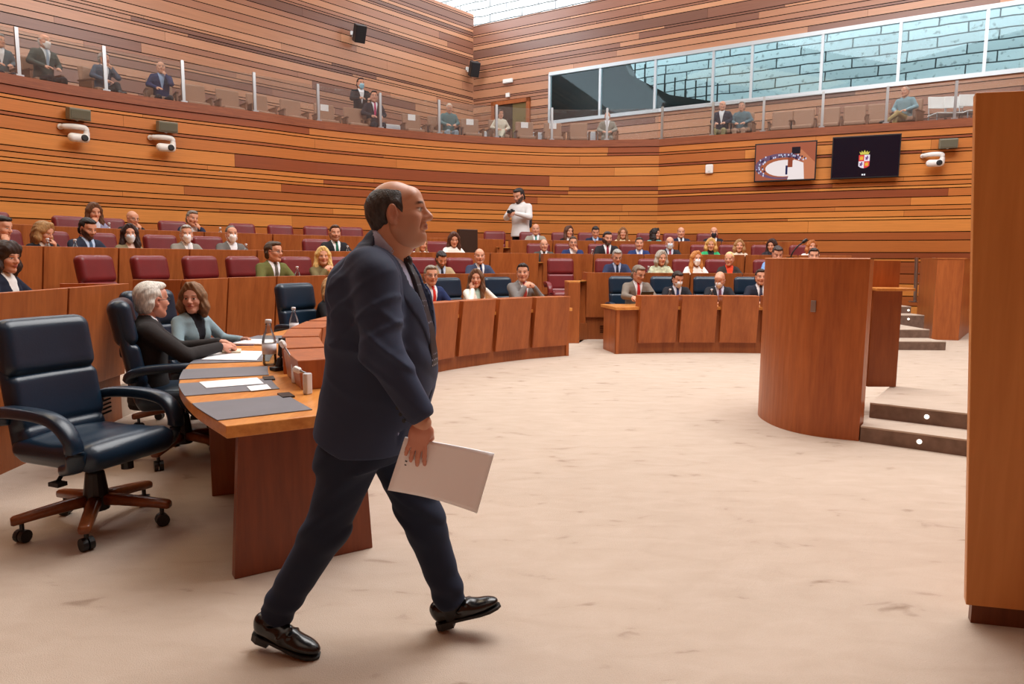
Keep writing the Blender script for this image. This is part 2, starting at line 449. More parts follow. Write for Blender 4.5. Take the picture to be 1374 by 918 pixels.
def plank_wall(name, line, z0, z1, toneset, face=-1, hole=None, seed=1, rows=(.065, .10, .14, .18, .22, .27), gap=.019, lens=(3.0, 9.0), material=None):
    """line in plan; face=-1: visible side is towards the room (-out). hole=(t0,t1,za,zb)"""
    r = random.Random(seed); mb = MB(); th = .02
    zs = [z0]
    brk = [] if hole is None else [hole[2], hole[3]]
    while zs[-1] < z1-.03:
        h = r.choices(rows, weights=(3.0, 1.6, 2.4, 3, 2.8, 1.6))[0]; nz = zs[-1]+h
        for b in brk:
            if zs[-1] < b-1e-4 and nz > b-.05: nz = b
        zs.append(min(nz, z1))
    def seg(t0, t1, za, zb, o, mi, tone):
        n = max(1, int((t1-t0)/.35)); ts = np.linspace(t0, t1, n+1)
        for a, b in zip(ts[:-1], ts[1:]):
            p, q = line.off(a, o), line.off(b, o)
            mb.quad((*p, za), (*q, za), (*q, zb), (*p, zb), mi, tone)
    for za, zb in zip(zs[:-1], zs[1:]):
        spans = [(-.03, line.L+.03)]
        if hole and za >= hole[2]-1e-3 and zb <= hole[3]+1e-3:
            spans = [(-.03, hole[0]), (hole[1], line.L+.03)]
        for s0, s1 in spans:
            seg(s0, s1, za, zb, .025, 1, 0)
            t = s0 - r.uniform(0, 2.5)
            pop = r.random() < .66
            while t < s1:
                l = r.uniform(*lens); a, b = max(t, s0), min(t+l, s1)
                if b-a > .02:
                    tone = r.gauss(.70, .14) if pop else r.gauss(.26, .16)
                    seg(a, b-.004, za+gap/2, zb-gap/2, 0., 0, min(1, max(0, tone)))
                t += l
                if r.random() < (.75 if not pop else .38): pop = not pop
    o = mb.build(name, [material, M_GAP], tone=True)
    return tag(o, kind='structure')

# floor and tiers
mb = MB(); mb.quad((-13, -7, 0), (15, -7, 0), (15, 27, 0), (-13, 27, 0)); tag(mb.build('floor', M_CARPET), kind='structure')
row2L = [(-3.2, 2.2), (-3.22, 4.37), (-3.33, 6.08), (-3.28, 7.48), (-2.95, 8.5), (-2.3, 9.44), (-1.38, 10.34), (-.31, 10.96), (.05, 11.15)]
L2 = Line(row2L)
def offset_line(base, o, t0, t1, extra, n=12):
    return Line([base.off(t, o) for t in np.linspace(t0, t1, n)] + extra)
L3 = offset_line(L2, 1.75, 0, L2.L-.6, [(.48, 13.45)])
L4 = offset_line(L2, 3.5, 0, L2.L-.9, [(-.9, 14.75), (-.2, 15.1)])
R2 = Line([(1.27, 12.3), (2.8, 12.38), (4.4, 12.38), (5.8, 12.2)])
R3 = Line([(.585, 13.93), (2.8, 14.06), (4.4, 14.06), (6.55, 13.8)])
R4 = Line([(-.06, 15.45), (2.8, 15.72), (4.6, 15.72), (6.4, 15.3)])
def tier(name, A, B, z, zbase, fz):
    pts = [tuple(p) for p in A.p] + [tuple(p) for p in B.p]
    pts = [(p[0], p[1]) for p in pts]
    # pull the carpet edge 6 cm behind the wooden riser
    pts2 = [tuple(A.off(t, .07)) for t in np.linspace(0, A.L, 60)] + [tuple(B.off(t, .07)) for t in np.linspace(0, B.L, 25)]
    far = [(max(5.98, B.p[-1][0]+.05), B.p[-1][1]), (max(5.98, B.p[-1][0]+.05), 17.2), (3.6, 18.6), (-2, 18.6), (-9, 12.6), (-11.4, 5), (-11.4, 2.0)]
    mb = MB(); mb.prism(pts2+far, zbase, z)
    return tag(mb.build(name, M_CARPET), kind='structure')
tier('floor_tier_1', L2, R2, Z2, .0, 0)
tier('floor_tier_2', L3, R3, Z3, Z2-.01, 0)
tier('floor_tier_3', L4, R4, Z4, Z3-.01, 0)

def riser_trim(name, A, B, z0, z1):
    p, q = A.off(A.L-.03, .05), B.off(.03, .05); d = (q-p)/np.linalg.norm(q-p); n = np.array([-d[1], d[0]])*.03
    mb = MB(); mb.prism([tuple(p-n), tuple(q-n), tuple(q+n), tuple(p+n)], z0, z1); tag(mb.build(name, M_PANELD), kind='structure')
riser_trim('trim_3', L2, R2, 0, Z2); riser_trim('trim_4', L3, R3, Z2, Z3); riser_trim('trim_5', L4, R4, Z3, Z4)
# curved lower wall, gallery parapet
plank_wall('wall_back', rimL, .0, RIMZ-.17, LOW, seed=5, material=M_PLANKS)
plank_wall('wall_right', rimR, .0, RIMZ-.17, LOW, seed=5, material=M_PLANKS)
def strip(name, line, o0, o1, z0, z1, m, n=60, kind='structure', parent=None):
    mb = MB(); ts = np.linspace(0, line.L, n)
    rings = [[(*line.off(t, o0), z0), (*line.off(t, o1), z0), (*line.off(t, o1), z1), (*line.off(t, o0), z1)] for t in ts]
    mb.ring_loft(rings); o = mb.build(name, m, parent)
    return tag(o, kind=kind)
M_RIM = wood('parapet_cap', (126, 70, 46), (154, 90, 58), (2, 2, 30))
strip('trim_1', rimL, -.03, .14, RIMZ-.17, RIMZ, M_RIM)
strip('trim_2', rimR, -.03, .14, RIMZ-.17, RIMZ, M_RIM)
# gallery floor
gp = [tuple(rimL.off(t, .1)) for t in np.linspace(0, rimL.L, 50)] + [tuple(rimR.off(t, .1)) for t in np.linspace(0, rimR.L, 30)]
gp += [tuple(WRE+np.array([.2, .3])), tuple(KC+np.array([0, .4])), tuple(WL0+np.array([-.4, 0]))]
mb = MB(); mb.prism(gp, GALZ-.3, GALZ); tag(mb.build('floor_gallery', M_RISER), kind='structure')

# upper walls
WLl = Line([WL0, KC], smooth=False); WRl = Line([KC, WRE], smooth=False)
plank_wall('wall_left', WLl, GALZ, TOPL, UPP, seed=9, material=M_PLANKU)
t738 = np.linalg.norm(wa-KC); WEND = WRl.L-.8
plank_wall('wall_front', WRl, GALZ, TOPR, UPP, seed=21, hole=(t738, WEND, SILL, ZW), material=M_PLANKU)
# door near the corner (gallery)
def wpt(t, z, o=0.): return (*WRl.off(t, o), z)
tA = WRl.find_u(661, 5.5); tB = WRl.find_u(711, 5.5)
def wbox(mb, t0, t1, z0, z1, o0, o1, mi=0):
    ps = [WRl.off(t0, o0), WRl.off(t1, o0), WRl.off(t1, o1), WRl.off(t0, o1)]
    mb.prism([tuple(p) for p in ps], z0, z1, mi)
zdt = at_y(711, 131, WRl.at(tB)[1])[2]
d = empty('door_1', wpt(tA, GALZ), 0, 'timber framed exit doorway at the corner end of the gallery', 'door', kind='structure')
mb = MB(); wbox(mb, tA, tA+.12, GALZ, zdt, -.08, .0); wbox(mb, tB-.12, tB, GALZ, zdt, -.08, .0); wbox(mb, tA, tB, zdt-.12, zdt, -.08, .0)
M_DOORF = wood('door_frame_wood', (150, 80, 40), (176, 98, 50)); f = mb.build('door_frame', M_DOORF); f.parent = d; f.matrix_parent_inverse = Matrix.Translation(d.location).inverted()
mb = MB(); wbox(mb, tA+.12, tA+.55*(tB-tA), GALZ, zdt-.12, -.03, -.01); f = mb.build('door_leaf', wood('dark_door', (52, 36, 26), (74, 50, 34))); f.parent = d; f.matrix_parent_inverse = Matrix.Translation(d.location).inverted()
mb = MB(); wbox(mb, tA+.55*(tB-tA), tB-.12, GALZ, zdt-.12, -.02, -.01); f = mb.build('door_leaf', mat('olive_door', (118, 100, 52), .5)); f.parent = d; f.matrix_parent_inverse = Matrix.Translation(d.location).inverted()

# window band
def reparent(o, p):
    o.parent = p; o.matrix_parent_inverse = Matrix.Translation(p.location).inverted(); return o
mull_u = [738, 805, 879, 957, 1008, 1102, 1206, 1322]
tm = [WRl.find_u(u, 6.3) for u in mull_u] + [WEND]
for i, (a, b) in enumerate(zip(tm[:-1], tm[1:])):
    w = empty(f'window_{i+1}', wpt(a, SILL), 0, kind='structure')
    mb = MB(); fw_ = .045
    wbox(mb, a-fw_/2, a+fw_, SILL, ZW, -.06, .04); wbox(mb, b-.01, b+.012, SILL, ZW, -.05, .04)
    wbox(mb, a, b, SILL-.05, SILL+.05, -.07, .04); wbox(mb, a, b, ZW-.05, ZW+.05, -.07, .04)
    reparent(mb.build('window_frame', M_ALU), w)
    mb = MB(); wbox(mb, a+fw_, b-.01, SILL+.05, ZW-.05, -.005, .005)
    reparent(mb.build('pane', M_GLASSW), w)
# stone block wall of the light well behind the windows, rising to the skylight
M_STONE = mat('stone_blocks', (200, 204, 204), .85)
def stone_nodes(m):
    nt = m.node_tree; N = nt.nodes; L = nt.links; b = N['Principled BSDF']
    uv = N.new('ShaderNodeUVMap'); uv.uv_map = 'UVMap'
    nn = N.new('ShaderNodeTexNoise'); nn.inputs['Scale'].default_value = 1.2; nn.inputs['Detail'].default_value = 2
    L.new(uv.outputs['UV'], nn.inputs['Vector'])
    vm = N.new('ShaderNodeVectorMath'); vm.operation = 'MULTIPLY_ADD'; vm.inputs[1].default_value = (.1, .09, 0)
    L.new(nn.outputs['Color'], vm.inputs[0]); L.new(uv.outputs['UV'], vm.inputs[2])
    br = N.new('ShaderNodeTexBrick'); br.inputs['Scale'].default_value = 1; br.inputs['Brick Width'].default_value = 1.35; br.inputs['Row Height'].default_value = .27
    br.inputs['Mortar Size'].default_value = .02; br.inputs['Mortar Smooth'].default_value = .3
    br.inputs['Color1'].default_value = lin((232, 234, 234)); br.inputs['Color2'].default_value = lin((206, 210, 210)); br.inputs['Mortar'].default_value = lin((60, 66, 68))
    L.new(vm.outputs['Vector'], br.inputs['Vector'])
    n2 = N.new('ShaderNodeTexNoise'); n2.inputs['Scale'].default_value = 7; n2.inputs['Detail'].default_value = 5
    L.new(uv.outputs['UV'], n2.inputs['Vector'])
    r = N.new('ShaderNodeValToRGB'); r.color_ramp.elements[0].position = .3; r.color_ramp.elements[0].color = (.35, .36, .36, 1); r.color_ramp.elements[1].position = .42; r.color_ramp.elements[1].color = (1, 1, 1, 1)
    L.new(n2.outputs['Fac'], r.inputs['Fac'])
    mx = N.new('ShaderNodeMix'); mx.data_type = 'RGBA'; mx.blend_type = 'MULTIPLY'; mx.inputs['Factor'].default_value = .8
    L.new(br.outputs['Color'], mx.inputs['A']); L.new(r.outputs['Color'], mx.inputs['B']); L.new(mx.outputs['Result'], b.inputs['Base Color'])
    bp = N.new('ShaderNodeBump'); bp.inputs['Strength'].default_value = .6; bp.inputs['Distance'].default_value = .03
    L.new(br.outputs['Fac'], bp.inputs['Height']); bp.invert = True; L.new(bp.outputs['Normal'], b.inputs['Normal'])
stone_nodes(M_STONE)
nrm = np.array([-wd[1], wd[0]]);  nrm = nrm if nrm[1] > 0 else -nrm
A0 = KC + nrm*2.4 - wd*9; B0 = WRE + nrm*2.4 + wd*3
me = bpy.data.meshes.new('wall_lightwell')
me.from_pydata([(*A0, 3.5), (*B0, 3.5), (*B0, 17), (*A0, 17)], [], [(0, 1, 2, 3)])
uvl = me.uv_layers.new(name='UVMap'); LL = float(np.linalg.norm(B0-A0))
for li, c in enumerate([(0, 3.5), (LL, 3.5), (LL, 17), (0, 17)]): uvl.data[li].uv = c
tag(link_mesh('wall_lightwell', me, M_STONE, smooth=False), kind='structure')
# solid flight of stairs in the light well with a post railing, behind the first three panes
def wellpt(t, o): return WRl.off(t, o)
M_DARKSTAIR = mat('dark_stair_cladding', (40, 30, 28), .6)
ts_ = [tm[0]-1.2, tm[2]-.5, tm[3]-.05]
poly_tz = [(ts_[0], GALZ), (tm[3]+.1, GALZ), (tm[3]-.1, SILL+.25), (tm[2]+.1, SILL+.62), (tm[1]+.55, ZW-.1), (tm[1]+.2, ZW+.6), (ts_[0], ZW+.9)]
st = empty('light_well_stair', (*WRl.off(tm[1], .9), GALZ), 0, 'dark stair flank with short posts behind the first gallery window panes', 'stair')
mb = MB(); n_ = len(poly_tz)
V = [(*WRl.off(t, .9), z) for t, z in poly_tz] + [(*WRl.off(t, 1.5), z) for t, z in poly_tz]
mb.add(V, [tuple(range(n_)), tuple(range(2*n_-1, n_-1, -1))] + [(i, (i+1) % n_, n_+(i+1) % n_, n_+i) for i in range(n_)])
reparent(mb.build('stair_flank', M_DARKSTAIR), st)
for k in range(9):
    f = k/8; t = tm[1]+.7+(tm[3]-.15-tm[1]-.7)*f
    zz = np.interp(t, [q[0] for q in poly_tz[5:1:-1]], [q[1] for q in poly_tz[5:1:-1]])
    mb = MB(); mb.tube([(*WRl.off(t, .95), zz-.03), (*WRl.off(t, .95), zz+.52)], .022, 6)
    reparent(mb.build('post', M_BLACK), st)

# ceiling slab (open over the light well) and the unseen room ends
nl = np.array([ldir[1], -ldir[0]])*2.2
cp = [(-13, -7), (15, -7), tuple(WRE+np.array([1.5, -2.5])), tuple(WRE-nrm*2.4), tuple(KC-nrm*2.4+wd*2.6), tuple(KC+nl-ldir*2.6), tuple(WL0+nl), (-13, 1)]
mb = MB(); mb.prism(cp, 10.3, 10.5); tag(mb.build('ceiling', mat('ceiling_white', (226, 222, 214), .9)), kind='structure')
mb = MB(); mb.prism([(-13, -7), (-12.8, -7), (-12.8, 8), (-13, 8)], 0, 10.3)
mb.prism([(-13, -7.2), (15, -7.2), (15, -7), (-13, -7)], 0, 10.3)
mb.prism([(15, -7), (15.2, -7), (15.2, 14), (15, 14)], 0, 10.3)
tag(mb.build('wall_rear', M_PANEL), kind='structure')
# ------------------------------------------------------------------ benches
def slab(mb, line, t0, t1, of0, of1, th, z0, z1, mi=0, step=.18, thick_top=None):
    """slab following line: front face at offset of0 (bottom) / of1 (top); th deep"""
    n = max(2, int((t1-t0)/step)+1); ts = np.linspace(t0, t1, n); tt = th if thick_top is None else thick_top
    rings = [[(*line.off(t, of0), z0), (*line.off(t, of0+th), z0), (*line.off(t, of1+tt), z1), (*line.off(t, of1), z1)] for t in ts]
    mb.ring_loft(rings, mi); return mb
def put(mb, name, m, root, bevel=0.):
    o = mb.build(name, m, None, bevel=bevel); o.parent = root; o.matrix_parent_inverse = Matrix.Translation(root.location).inverted(); return o
def bench(line, t0, t1, zf, zl, ztop, n, label, ends=(True, True), vents=()):
    r = empty('curved_bench_desk', (*line.at((t0+t1)/2), zl), 0, label, 'desk', 'curved wooden bench desks')
    w = (t1-t0)/n
    for i in range(n):
        mb = MB(); slab(mb, line, t0+i*w+.012, t0+(i+1)*w-.012, .02, -.06, .05, zf+.10, ztop); put(mb, 'front_panel', M_PANEL, r, .004)
    mb = MB(); slab(mb, line, t0+.02, t1-.02, .06, .06, .05, zl, zf+.12); put(mb, 'plinth', M_PANELD, r)
    mb = MB(); slab(mb, line, t0+.02, t1-.02, .03, .03, .03, zf+.12, ztop-.03); put(mb, 'backing', M_PANELD, r)
    mb = MB(); slab(mb, line, t0+.02, t1-.02, .065, .065, .5, zf+.70, zf+.74); put(mb, 'worktop', M_TOP, r)
    for e, t in ((0, t0+.012), (1, t1-.052)):
        if ends[e]:
            mb = MB(); slab(mb, line, t, t+.04, .065, .0, .52, zf+.02 if zf > 0 else 0, ztop-.002, thick_top=.50); put(mb, 'end_panel', M_PANEL, r, .003)
    for tv, zv in vents:
        mb = MB()
        for k in range(4): slab(mb, line, tv-.22, tv+.22, .052, .052, .02, zv+k*.035, zv+k*.035+.012)
        put(mb, 'air_vent', M_GAP, r)
    return r
b = bench(L2, .1, L2.find_u(174, 1.17, -.06), Z2, 0, ZT[2], 4, 'long wooden bench desk at the left edge behind the empty blue chair', ends=(False, True), vents=((L2.find_u(140, .2), .10),))
tC = L2.find_u(249, 1.17, -.06)
bench(L2, tC, L2.L, Z2, 0, ZT[2], 7, 'second-row curved bench desk behind the woman in the pale blue blazer')
bench(L3, 1.2, L3.L, Z3, Z2, ZT[3], 12, 'third-row curved bench desk on the left, in front of the masked trio')
bench(L4, 1.5, L4.L, Z4, Z3, ZT[4], 12, 'topmost curved bench desk on the left, nearest the planked wall')
BR2 = bench(R2, 0, R2.L, Z2, 0, ZT[2], 5, 'second-row bench desk on the right, beside the lone empty burgundy chair', vents=((.5, .12),))
BR3 = bench(R3, 0, R3.L, Z3, Z2, ZT[3], 6, 'third-row bench desk right, in front of the bearded man with dark red tie')
BR4 = bench(R4, 0, R4.L, Z4, Z3, ZT[4], 7, 'topmost bench desk on the right, below the photographer and the screens')

def low_block(root, line, w, z0, ztop):      # lower return at the aisle end of a right-hand bench
    mb = MB(); slab(mb, line, -w, .012, .02, .02, .52, z0, ztop); put(mb, 'return_block', M_PANEL, root, .004)
    mb = MB(); slab(mb, line, -w, .012, .02, .02, .52, ztop, ztop+.02); put(mb, 'return_top', M_TOP, root)
def ztop_at(line, w, v):
    p = line.off(-w/2, .02); return at_y(proj((*p, 1.2))[0], v, p[1])[2]
for b_, ln, w_, z0, v_ in ((BR2, R2, .37, 0, 378), (BR3, R3, .24, Z2, 353), (BR4, R4, .32, Z3, 333)): low_block(b_, ln, w_, z0, ztop_at(ln, w_, v_))
# row one: worktop at .70 with leaning console blocks along the room side
def front_desk(line, t0, t1, blocks, label, end0=True, end1=True, wtop=.72, pads=(), name='front_desk', zt=ZT[1]):
    r = empty(name, (*line.at((t0+t1)/2), 0), 0, label, 'desk')
    mb = MB(); slab(mb, line, t0, t1, .02, .02, wtop, .655, .70, step=.12); put(mb, 'tabletop', M_TOP, r, .004)
    mb = MB(); slab(mb, line, t0+.02, t1-.02, .07, .07, .05, 0, .655); put(mb, 'modesty_panel', M_PANELD, r)
    for a, bb in blocks:
        mb = MB(); slab(mb, line, a, bb, .03, -.06, .15, .16, zt, thick_top=.24, step=.3); put(mb, 'console_panel', M_PANEL, r, .005)
    for e, t in ((end0, t0+.03), (end1, t1-.08)):
        if e:
            mb = MB(); slab(mb, line, t, t+.05, .05, .05, wtop-.1, 0, .655); put(mb, 'end_panel', M_PANEL, r, .004)
    for a, bb, o0, o1 in pads:
        mb = MB(); slab(mb, line, a, bb, o0, o0, o1-o0, .7005, .706); put(mb, 'desk_pad', M_PADS, r)
    return r
M_PADS = mat('slate_desk_pad', (104, 102, 108), .55, noise=((6, 6, 6), .06))
F1 = Line([(-.62, 3.26), (-.93, 3.74), (-1.18, 4.25), (-1.38, 4.85), (-1.52, 5.5), (-1.55, 6.3), (-1.42, 7.1), (-1.22, 7.85), (-.92, 8.5), (-.45, 9.1), (.2, 9.72), (.88, 10.17)])
tT1 = min(np.linspace(0, F1.L, 400), key=lambda t: abs(F1.at(t)[1]-6.9))
tL0 = tT1+.10
tabblocks = [(.62, 1.10), (1.17, 1.72), (1.80, 2.32), (2.40, 2.95), (3.03, 3.6)]
# the near table has a rounded sitter side
tab = empty('curved_presiding_table', (-1.2, 3.6, 0), 0, 'curved wooden table with slate pads inlaid, in front of the empty blue chair', 'table')
def tab_w(t): return float(np.interp(t, [0, .45, 1.0, 1.7, 2.6, 4.0], [.68, .72, .76, .78, .74, .70]))
ts = np.linspace(0, tT1, 40)
inner = [(*F1.off(t, .02), ) for t in ts]; outer = [(*F1.off(t, tab_w(t)), ) for t in ts]
mb = MB(); rings = [[(*F1.off(t, .02), .645), (*F1.off(t, tab_w(t)), .645), (*F1.off(t, tab_w(t)), .70), (*F1.off(t, .02), .70)] for t in ts]
mb.ring_loft(rings); put(mb, 'tabletop', M_TOP, tab, .005)
mb = MB(); slab(mb, F1, .06, .12, .02, .06, tab_w(0)-.04, 0, .645, thick_top=tab_w(0)-.12); put(mb, 'end_panel', wood('dark_cherry_shaded', (108, 52, 28), (136, 70, 38), (9, 9, .9)), tab, .004)  # reddish wood, darkened further to carry the shade on this end
mb = MB(); slab(mb, F1, 1.15, 1.21, .2, .2, .42, 0, .645); put(mb, 'support_panel', M_PANELD, tab, .004)
mb = MB(); slab(mb, F1, .10, tT1, .05, .05, .04, 0, .645); put(mb, 'modesty_panel', M_PANELD, tab)
for a, bb in tabblocks:
    mb = MB(); slab(mb, F1, a, bb, .03, -.05, .15, .70 if a < 1 else .16, .86, thick_top=.25, step=.3); put(mb, 'console_box', M_PANEL, tab, .006)
def tpad(a, bb, o0, d1):
    mb = MB(); tt = np.linspace(a, bb, 8)
    rings = [[(*F1.off(t, o0), .7003), (*F1.off(t, tab_w(t)-d1), .7003), (*F1.off(t, tab_w(t)-d1), .7045), (*F1.off(t, o0), .7045)] for t in tt]
    mb.ring_loft(rings); put(mb, 'desk_pad', M_PADS, tab)
for a, bb in ((.12, .52), (.70, 1.04), (1.16, 1.50), (1.72, 2.2), (2.7, 3.2)): tpad(a, bb, .28, -.001)
for a in (.45, .98):
    mb = MB(); slab(mb, F1, a, a+.11, .26+.0*a, .26, .06, .7004, .709); p = put(mb, 'socket_plate', mat('dark_socket', (52, 46, 42), .35, metal=.6), tab)
L1blocks = []
t = tL0+.05
tE = F1.L
nb = 6; wblk = (tE-tL0-.08)/nb
L1blocks = [(tL0+.06+i*wblk, tL0+.06+(i+1)*wblk-.075) for i in range(nb)]
front_desk(F1, tL0, F1.L, L1blocks, 'curved front-row desk of leaning panels left of centre, below the woman in white', end0=False)
FR = Line([(1.52, 10.36), (2.6, 10.55), (3.7, 10.54), (4.9, 10.4)])
wb_ = .595
R1blocks = [(FR.find_u(u0, .5), FR.find_u(u1, .5)) for u0, u1 in ((858, 908), (913, 961), (967, 1017))]
R1blocks += [(R1blocks[-1][1]+.07, R1blocks[-1][1]+.6), (R1blocks[-1][1]+.67, R1blocks[-1][1]+1.2)]
front_desk(FR, 0, FR.L, R1blocks, 'front-row desk of leaning panels on the right, partly behind the lectern')

# ------------------------------------------------------------------ executive swivel chair
def leather(name, col, rough=.36):
    return mat(name, col, rough, spec=.5, noise=((5, 5, 5), .12), bump=((90, 90, 90), .12, .004))
M_BLUE = leather('blue_leather', (20, 40, 58), .33); M_RED = leather('burgundy_leather', (112, 28, 31), .4)
M_LEG = wood('chair_leg_wood', (104, 56, 30), (138, 78, 42), (8, 8, 8), rough=.3)
def make_chair():
    r = empty('swivel_armchair')
    lean = .17; R = roty(-lean)
    v, q = sdf([Box((.0, 0, .46), (.28, .26, .055), None, .05, k=.03), Cap((.25, -.2, .46), (.25, .2, .46), .07, k=.04), Ell((.12, 0, .50), (.17, .23, .04), k=.03), Ell((-.12, 0, .50), (.15, .22, .03), k=.02),
                Box((-.02, 0, .415), (.24, .23, .035), None, .03, k=.02)], .012)
    seat = np_obj('seat', smooth_verts(v, q, 2), q, M_BLUE, r)
    def bk(c, h, rd=.045, k=.012): 
        return Box(c, h, R, rd, k=k)
    v, q = sdf([bk((-.275, 0, .69), (.05, .245, .145), .045), bk((-.235, 0, .50), (.05, .235, .07), .045), bk((-.315, 0, .74), (.03, .25, .32), .03, .02)], .011)
    v[:, 0] += .32*v[:, 1]**2
    back = np_obj('backrest', smooth_verts(v, q, 1), q, M_BLUE, r)
    v, q = sdf([bk((-.335, 0, .965), (.07, .25, .155), .065)], .011); v[:, 0] += .32*v[:, 1]**2
    np_obj('headrest', smooth_verts(v, q, 1), q, M_BLUE, back)
    for s in (-1, 1):
        mb = MB(); P = catmull3([(-.30, .26*s, .60), (-.27, .285*s, .655), (-.12, .305*s, .675), (.08, .31*s, .672), (.19, .31*s, .645), (.255, .305*s, .58), (.265, .295*s, .50), (.23, .275*s, .43), (.14, .25*s, .40)], 5)
        mb.tube(P, 1, 12, sq=(.082, .058)); mb.build('armrest', M_BLUE, r, smooth=True)
    mb = MB(); mb.lathe([(.062, .10), (.06, .19), (.046, .30), (.04, .31)], n=14); mb.lathe([(.018, .30), (.018, .39)], n=10); mb.box((0, 0, .385), (.2, .16, .04))
    mb.tube([(.02, -.08, .38), (.04, -.2, .36), (.07, -.25, .335)], .011, 6); mb.box((.08, -.26, .325), (.07, .05, .02)); mb.lathe([(.032, .31), (.032, .38)], (.12, .1, 0), 10)
    mb.build('column', M_BLACK, r, smooth=False)
    for k in range(5):
        a = 2*PI*k/5+.45; c, s = math.cos(a), math.sin(a); rings = []
        for d_, zc, w, h in ((.03, .155, .066, .062), (.12, .15, .066, .06), (.25, .135, .063, .052), (.37, .118, .06, .046), (.38, .116, .05, .034)):
            ring = []
            for kk in range(10):
                th = 2*PI*kk/10; x = math.copysign(abs(math.cos(th))**.6, math.cos(th))*w/2; z = math.copysign(abs(math.sin(th))**.6, math.sin(th))*h/2
                ring.append((c*d_-s*x, s*d_+c*x, zc+z))
            rings.append(ring)
        mb = MB(); mb.ring_loft(rings); lg = mb.build('base_leg', M_LEG, r, smooth=True)
        mb = MB(); Rw = rotz(a+.6)
        for sd in (-.016, .016):
            cc = np.array([c*.335, s*.335, .034]) + Rw @ np.array([0, sd, 0])
            mb.lathe([(.012, -.012), (.033, -.012), (.034, 0), (.033, .012), (.012, .012)], cc, 14, Rw @ rotx(PI/2))
        mb.tube([(c*.335, s*.335, .03), (c*.335, s*.335, .1)], .012, 6); mb.build('caster', M_BLACK, lg, smooth=False)
    return r
def catmull3(pts, n):
    P = [np.array(p, float) for p in pts]; P = [2*P[0]-P[1]] + P + [2*P[-1]-P[-2]]; out = []
    for i in range(1, len(P)-2):
        p0, p1, p2, p3 = P[i-1:i+3]
        for k in range(n):
            t = k/n; out.append(.5*((2*p1)+(-p0+p2)*t+(2*p0-5*p1+4*p2-p3)*t*t+(-p0+3*p1-3*p2+p3)*t**3))
    out.append(P[-2]); return out
CH0 = make_chair(); _used = [False]
def chair(x, y, z, yaw, red, label, group=None, scale=1.):
    c = CH0 if not _used[0] else copy_tree(CH0)
    first = not _used[0]; _used[0] = True
    c.location = (x, y, z); c.rotation_euler = (0, 0, yaw); c.scale = (scale,)*3
    tag(c, label, 'chair', group or ('burgundy swivel armchairs in the rows' if red else 'blue swivel armchairs of the front row'))
    if red and not first: set_mat_tree(c, M_BLUE, M_RED)
    return c

chair(-2.15, 3.55, 0, -.38, False, 'empty blue leather swivel armchair nearest the camera at the left edge', scale=.97)
# ------------------------------------------------------------------ lectern
lec = empty('curved_lectern', (2.8, 5.9, 0), 0, 'tall curved wooden lectern standing on the open carpet right of centre', 'lectern')
LZ = 1.41
cl = Line([(3.3, 6.95), (2.85, 6.9), (2.45, 6.72), (2.25, 6.35), (2.22, 6.0), (2.29, 5.72), (2.46, 5.52), (2.71, 5.40)], step=.05)
mb = MB(); n = 40; rings = []
for t in np.linspace(0, cl.L, n):
    a = cl.off(t, 0.); b2 = cl.off(t, .055)
    rings.append([(*a, 0), (*b2, 0), (*b2, LZ), (*a, LZ)])
mb.ring_loft(rings); put(mb, 'curved_front', M_PANEL, lec)
mb = MB(); mb.tube([(*cl.off(t, .027), LZ+.004) for t in np.linspace(0, cl.L, 40)], 1, 8, sq=(.06, .012)); put(mb, 'top_edging', wood('pale_edge', (176, 104, 56), (200, 126, 72)), lec)
mb = MB(); mb.prism([(2.71, 5.40), (2.80, 5.52), (2.76, 5.56), (2.66, 5.44)], 0, LZ); put(mb, 'end_post', M_PANEL, lec)
pA = at_z(1091, 411, 1.1); pl = min(cl.p, key=lambda p: abs(proj((*p, 1.1))[0]-1091) if p[1] < 6.2 else 1e9)
i_ = int(np.argmin([abs(proj((*p, 1.1))[0]-1091)+(0 if p[1] < 6.1 else 1e4) for p in cl.p])); pl = cl.p[i_]
dl = cl.p[i_+1]-cl.p[i_-1]; ang = math.atan2(dl[1], dl[0]); zpl = at_y(1091, 411, pl[1])[2]
mb = MB(); mb.box((pl[0], pl[1], zpl), (.04, .02, .09), rotz(ang)); o_ = put(mb, 'steel_plate', M_STEEL, lec, .003)
# speaker's side of the lectern: back screen and shelf
mb = MB(); bx = at_y(1207, 352, 6.55); bl = at_y(1165, 352, 6.55)
mb.prism([(bl[0]-.25, 6.6), (bx[0], 6.53), (bx[0], 6.57), (bl[0]-.25, 6.64)], .26, LZ-.01); put(mb, 'back_screen', M_PANEL, lec)
mb = MB(); zsh = at_y(1185, 388, 6.4)[2]; mb.box(((bx[0]+bl[0])/2-.02, 6.42, zsh), (.34, .3, .025)); put(mb, 'shelf', M_TOP, lec, .003)
mb = MB(); mb.box(((bx[0]+bl[0])/2-.03, 6.4, zsh/2+.12), (.26, .03, zsh-.27)); put(mb, 'shelf_support', M_PANELD, lec)
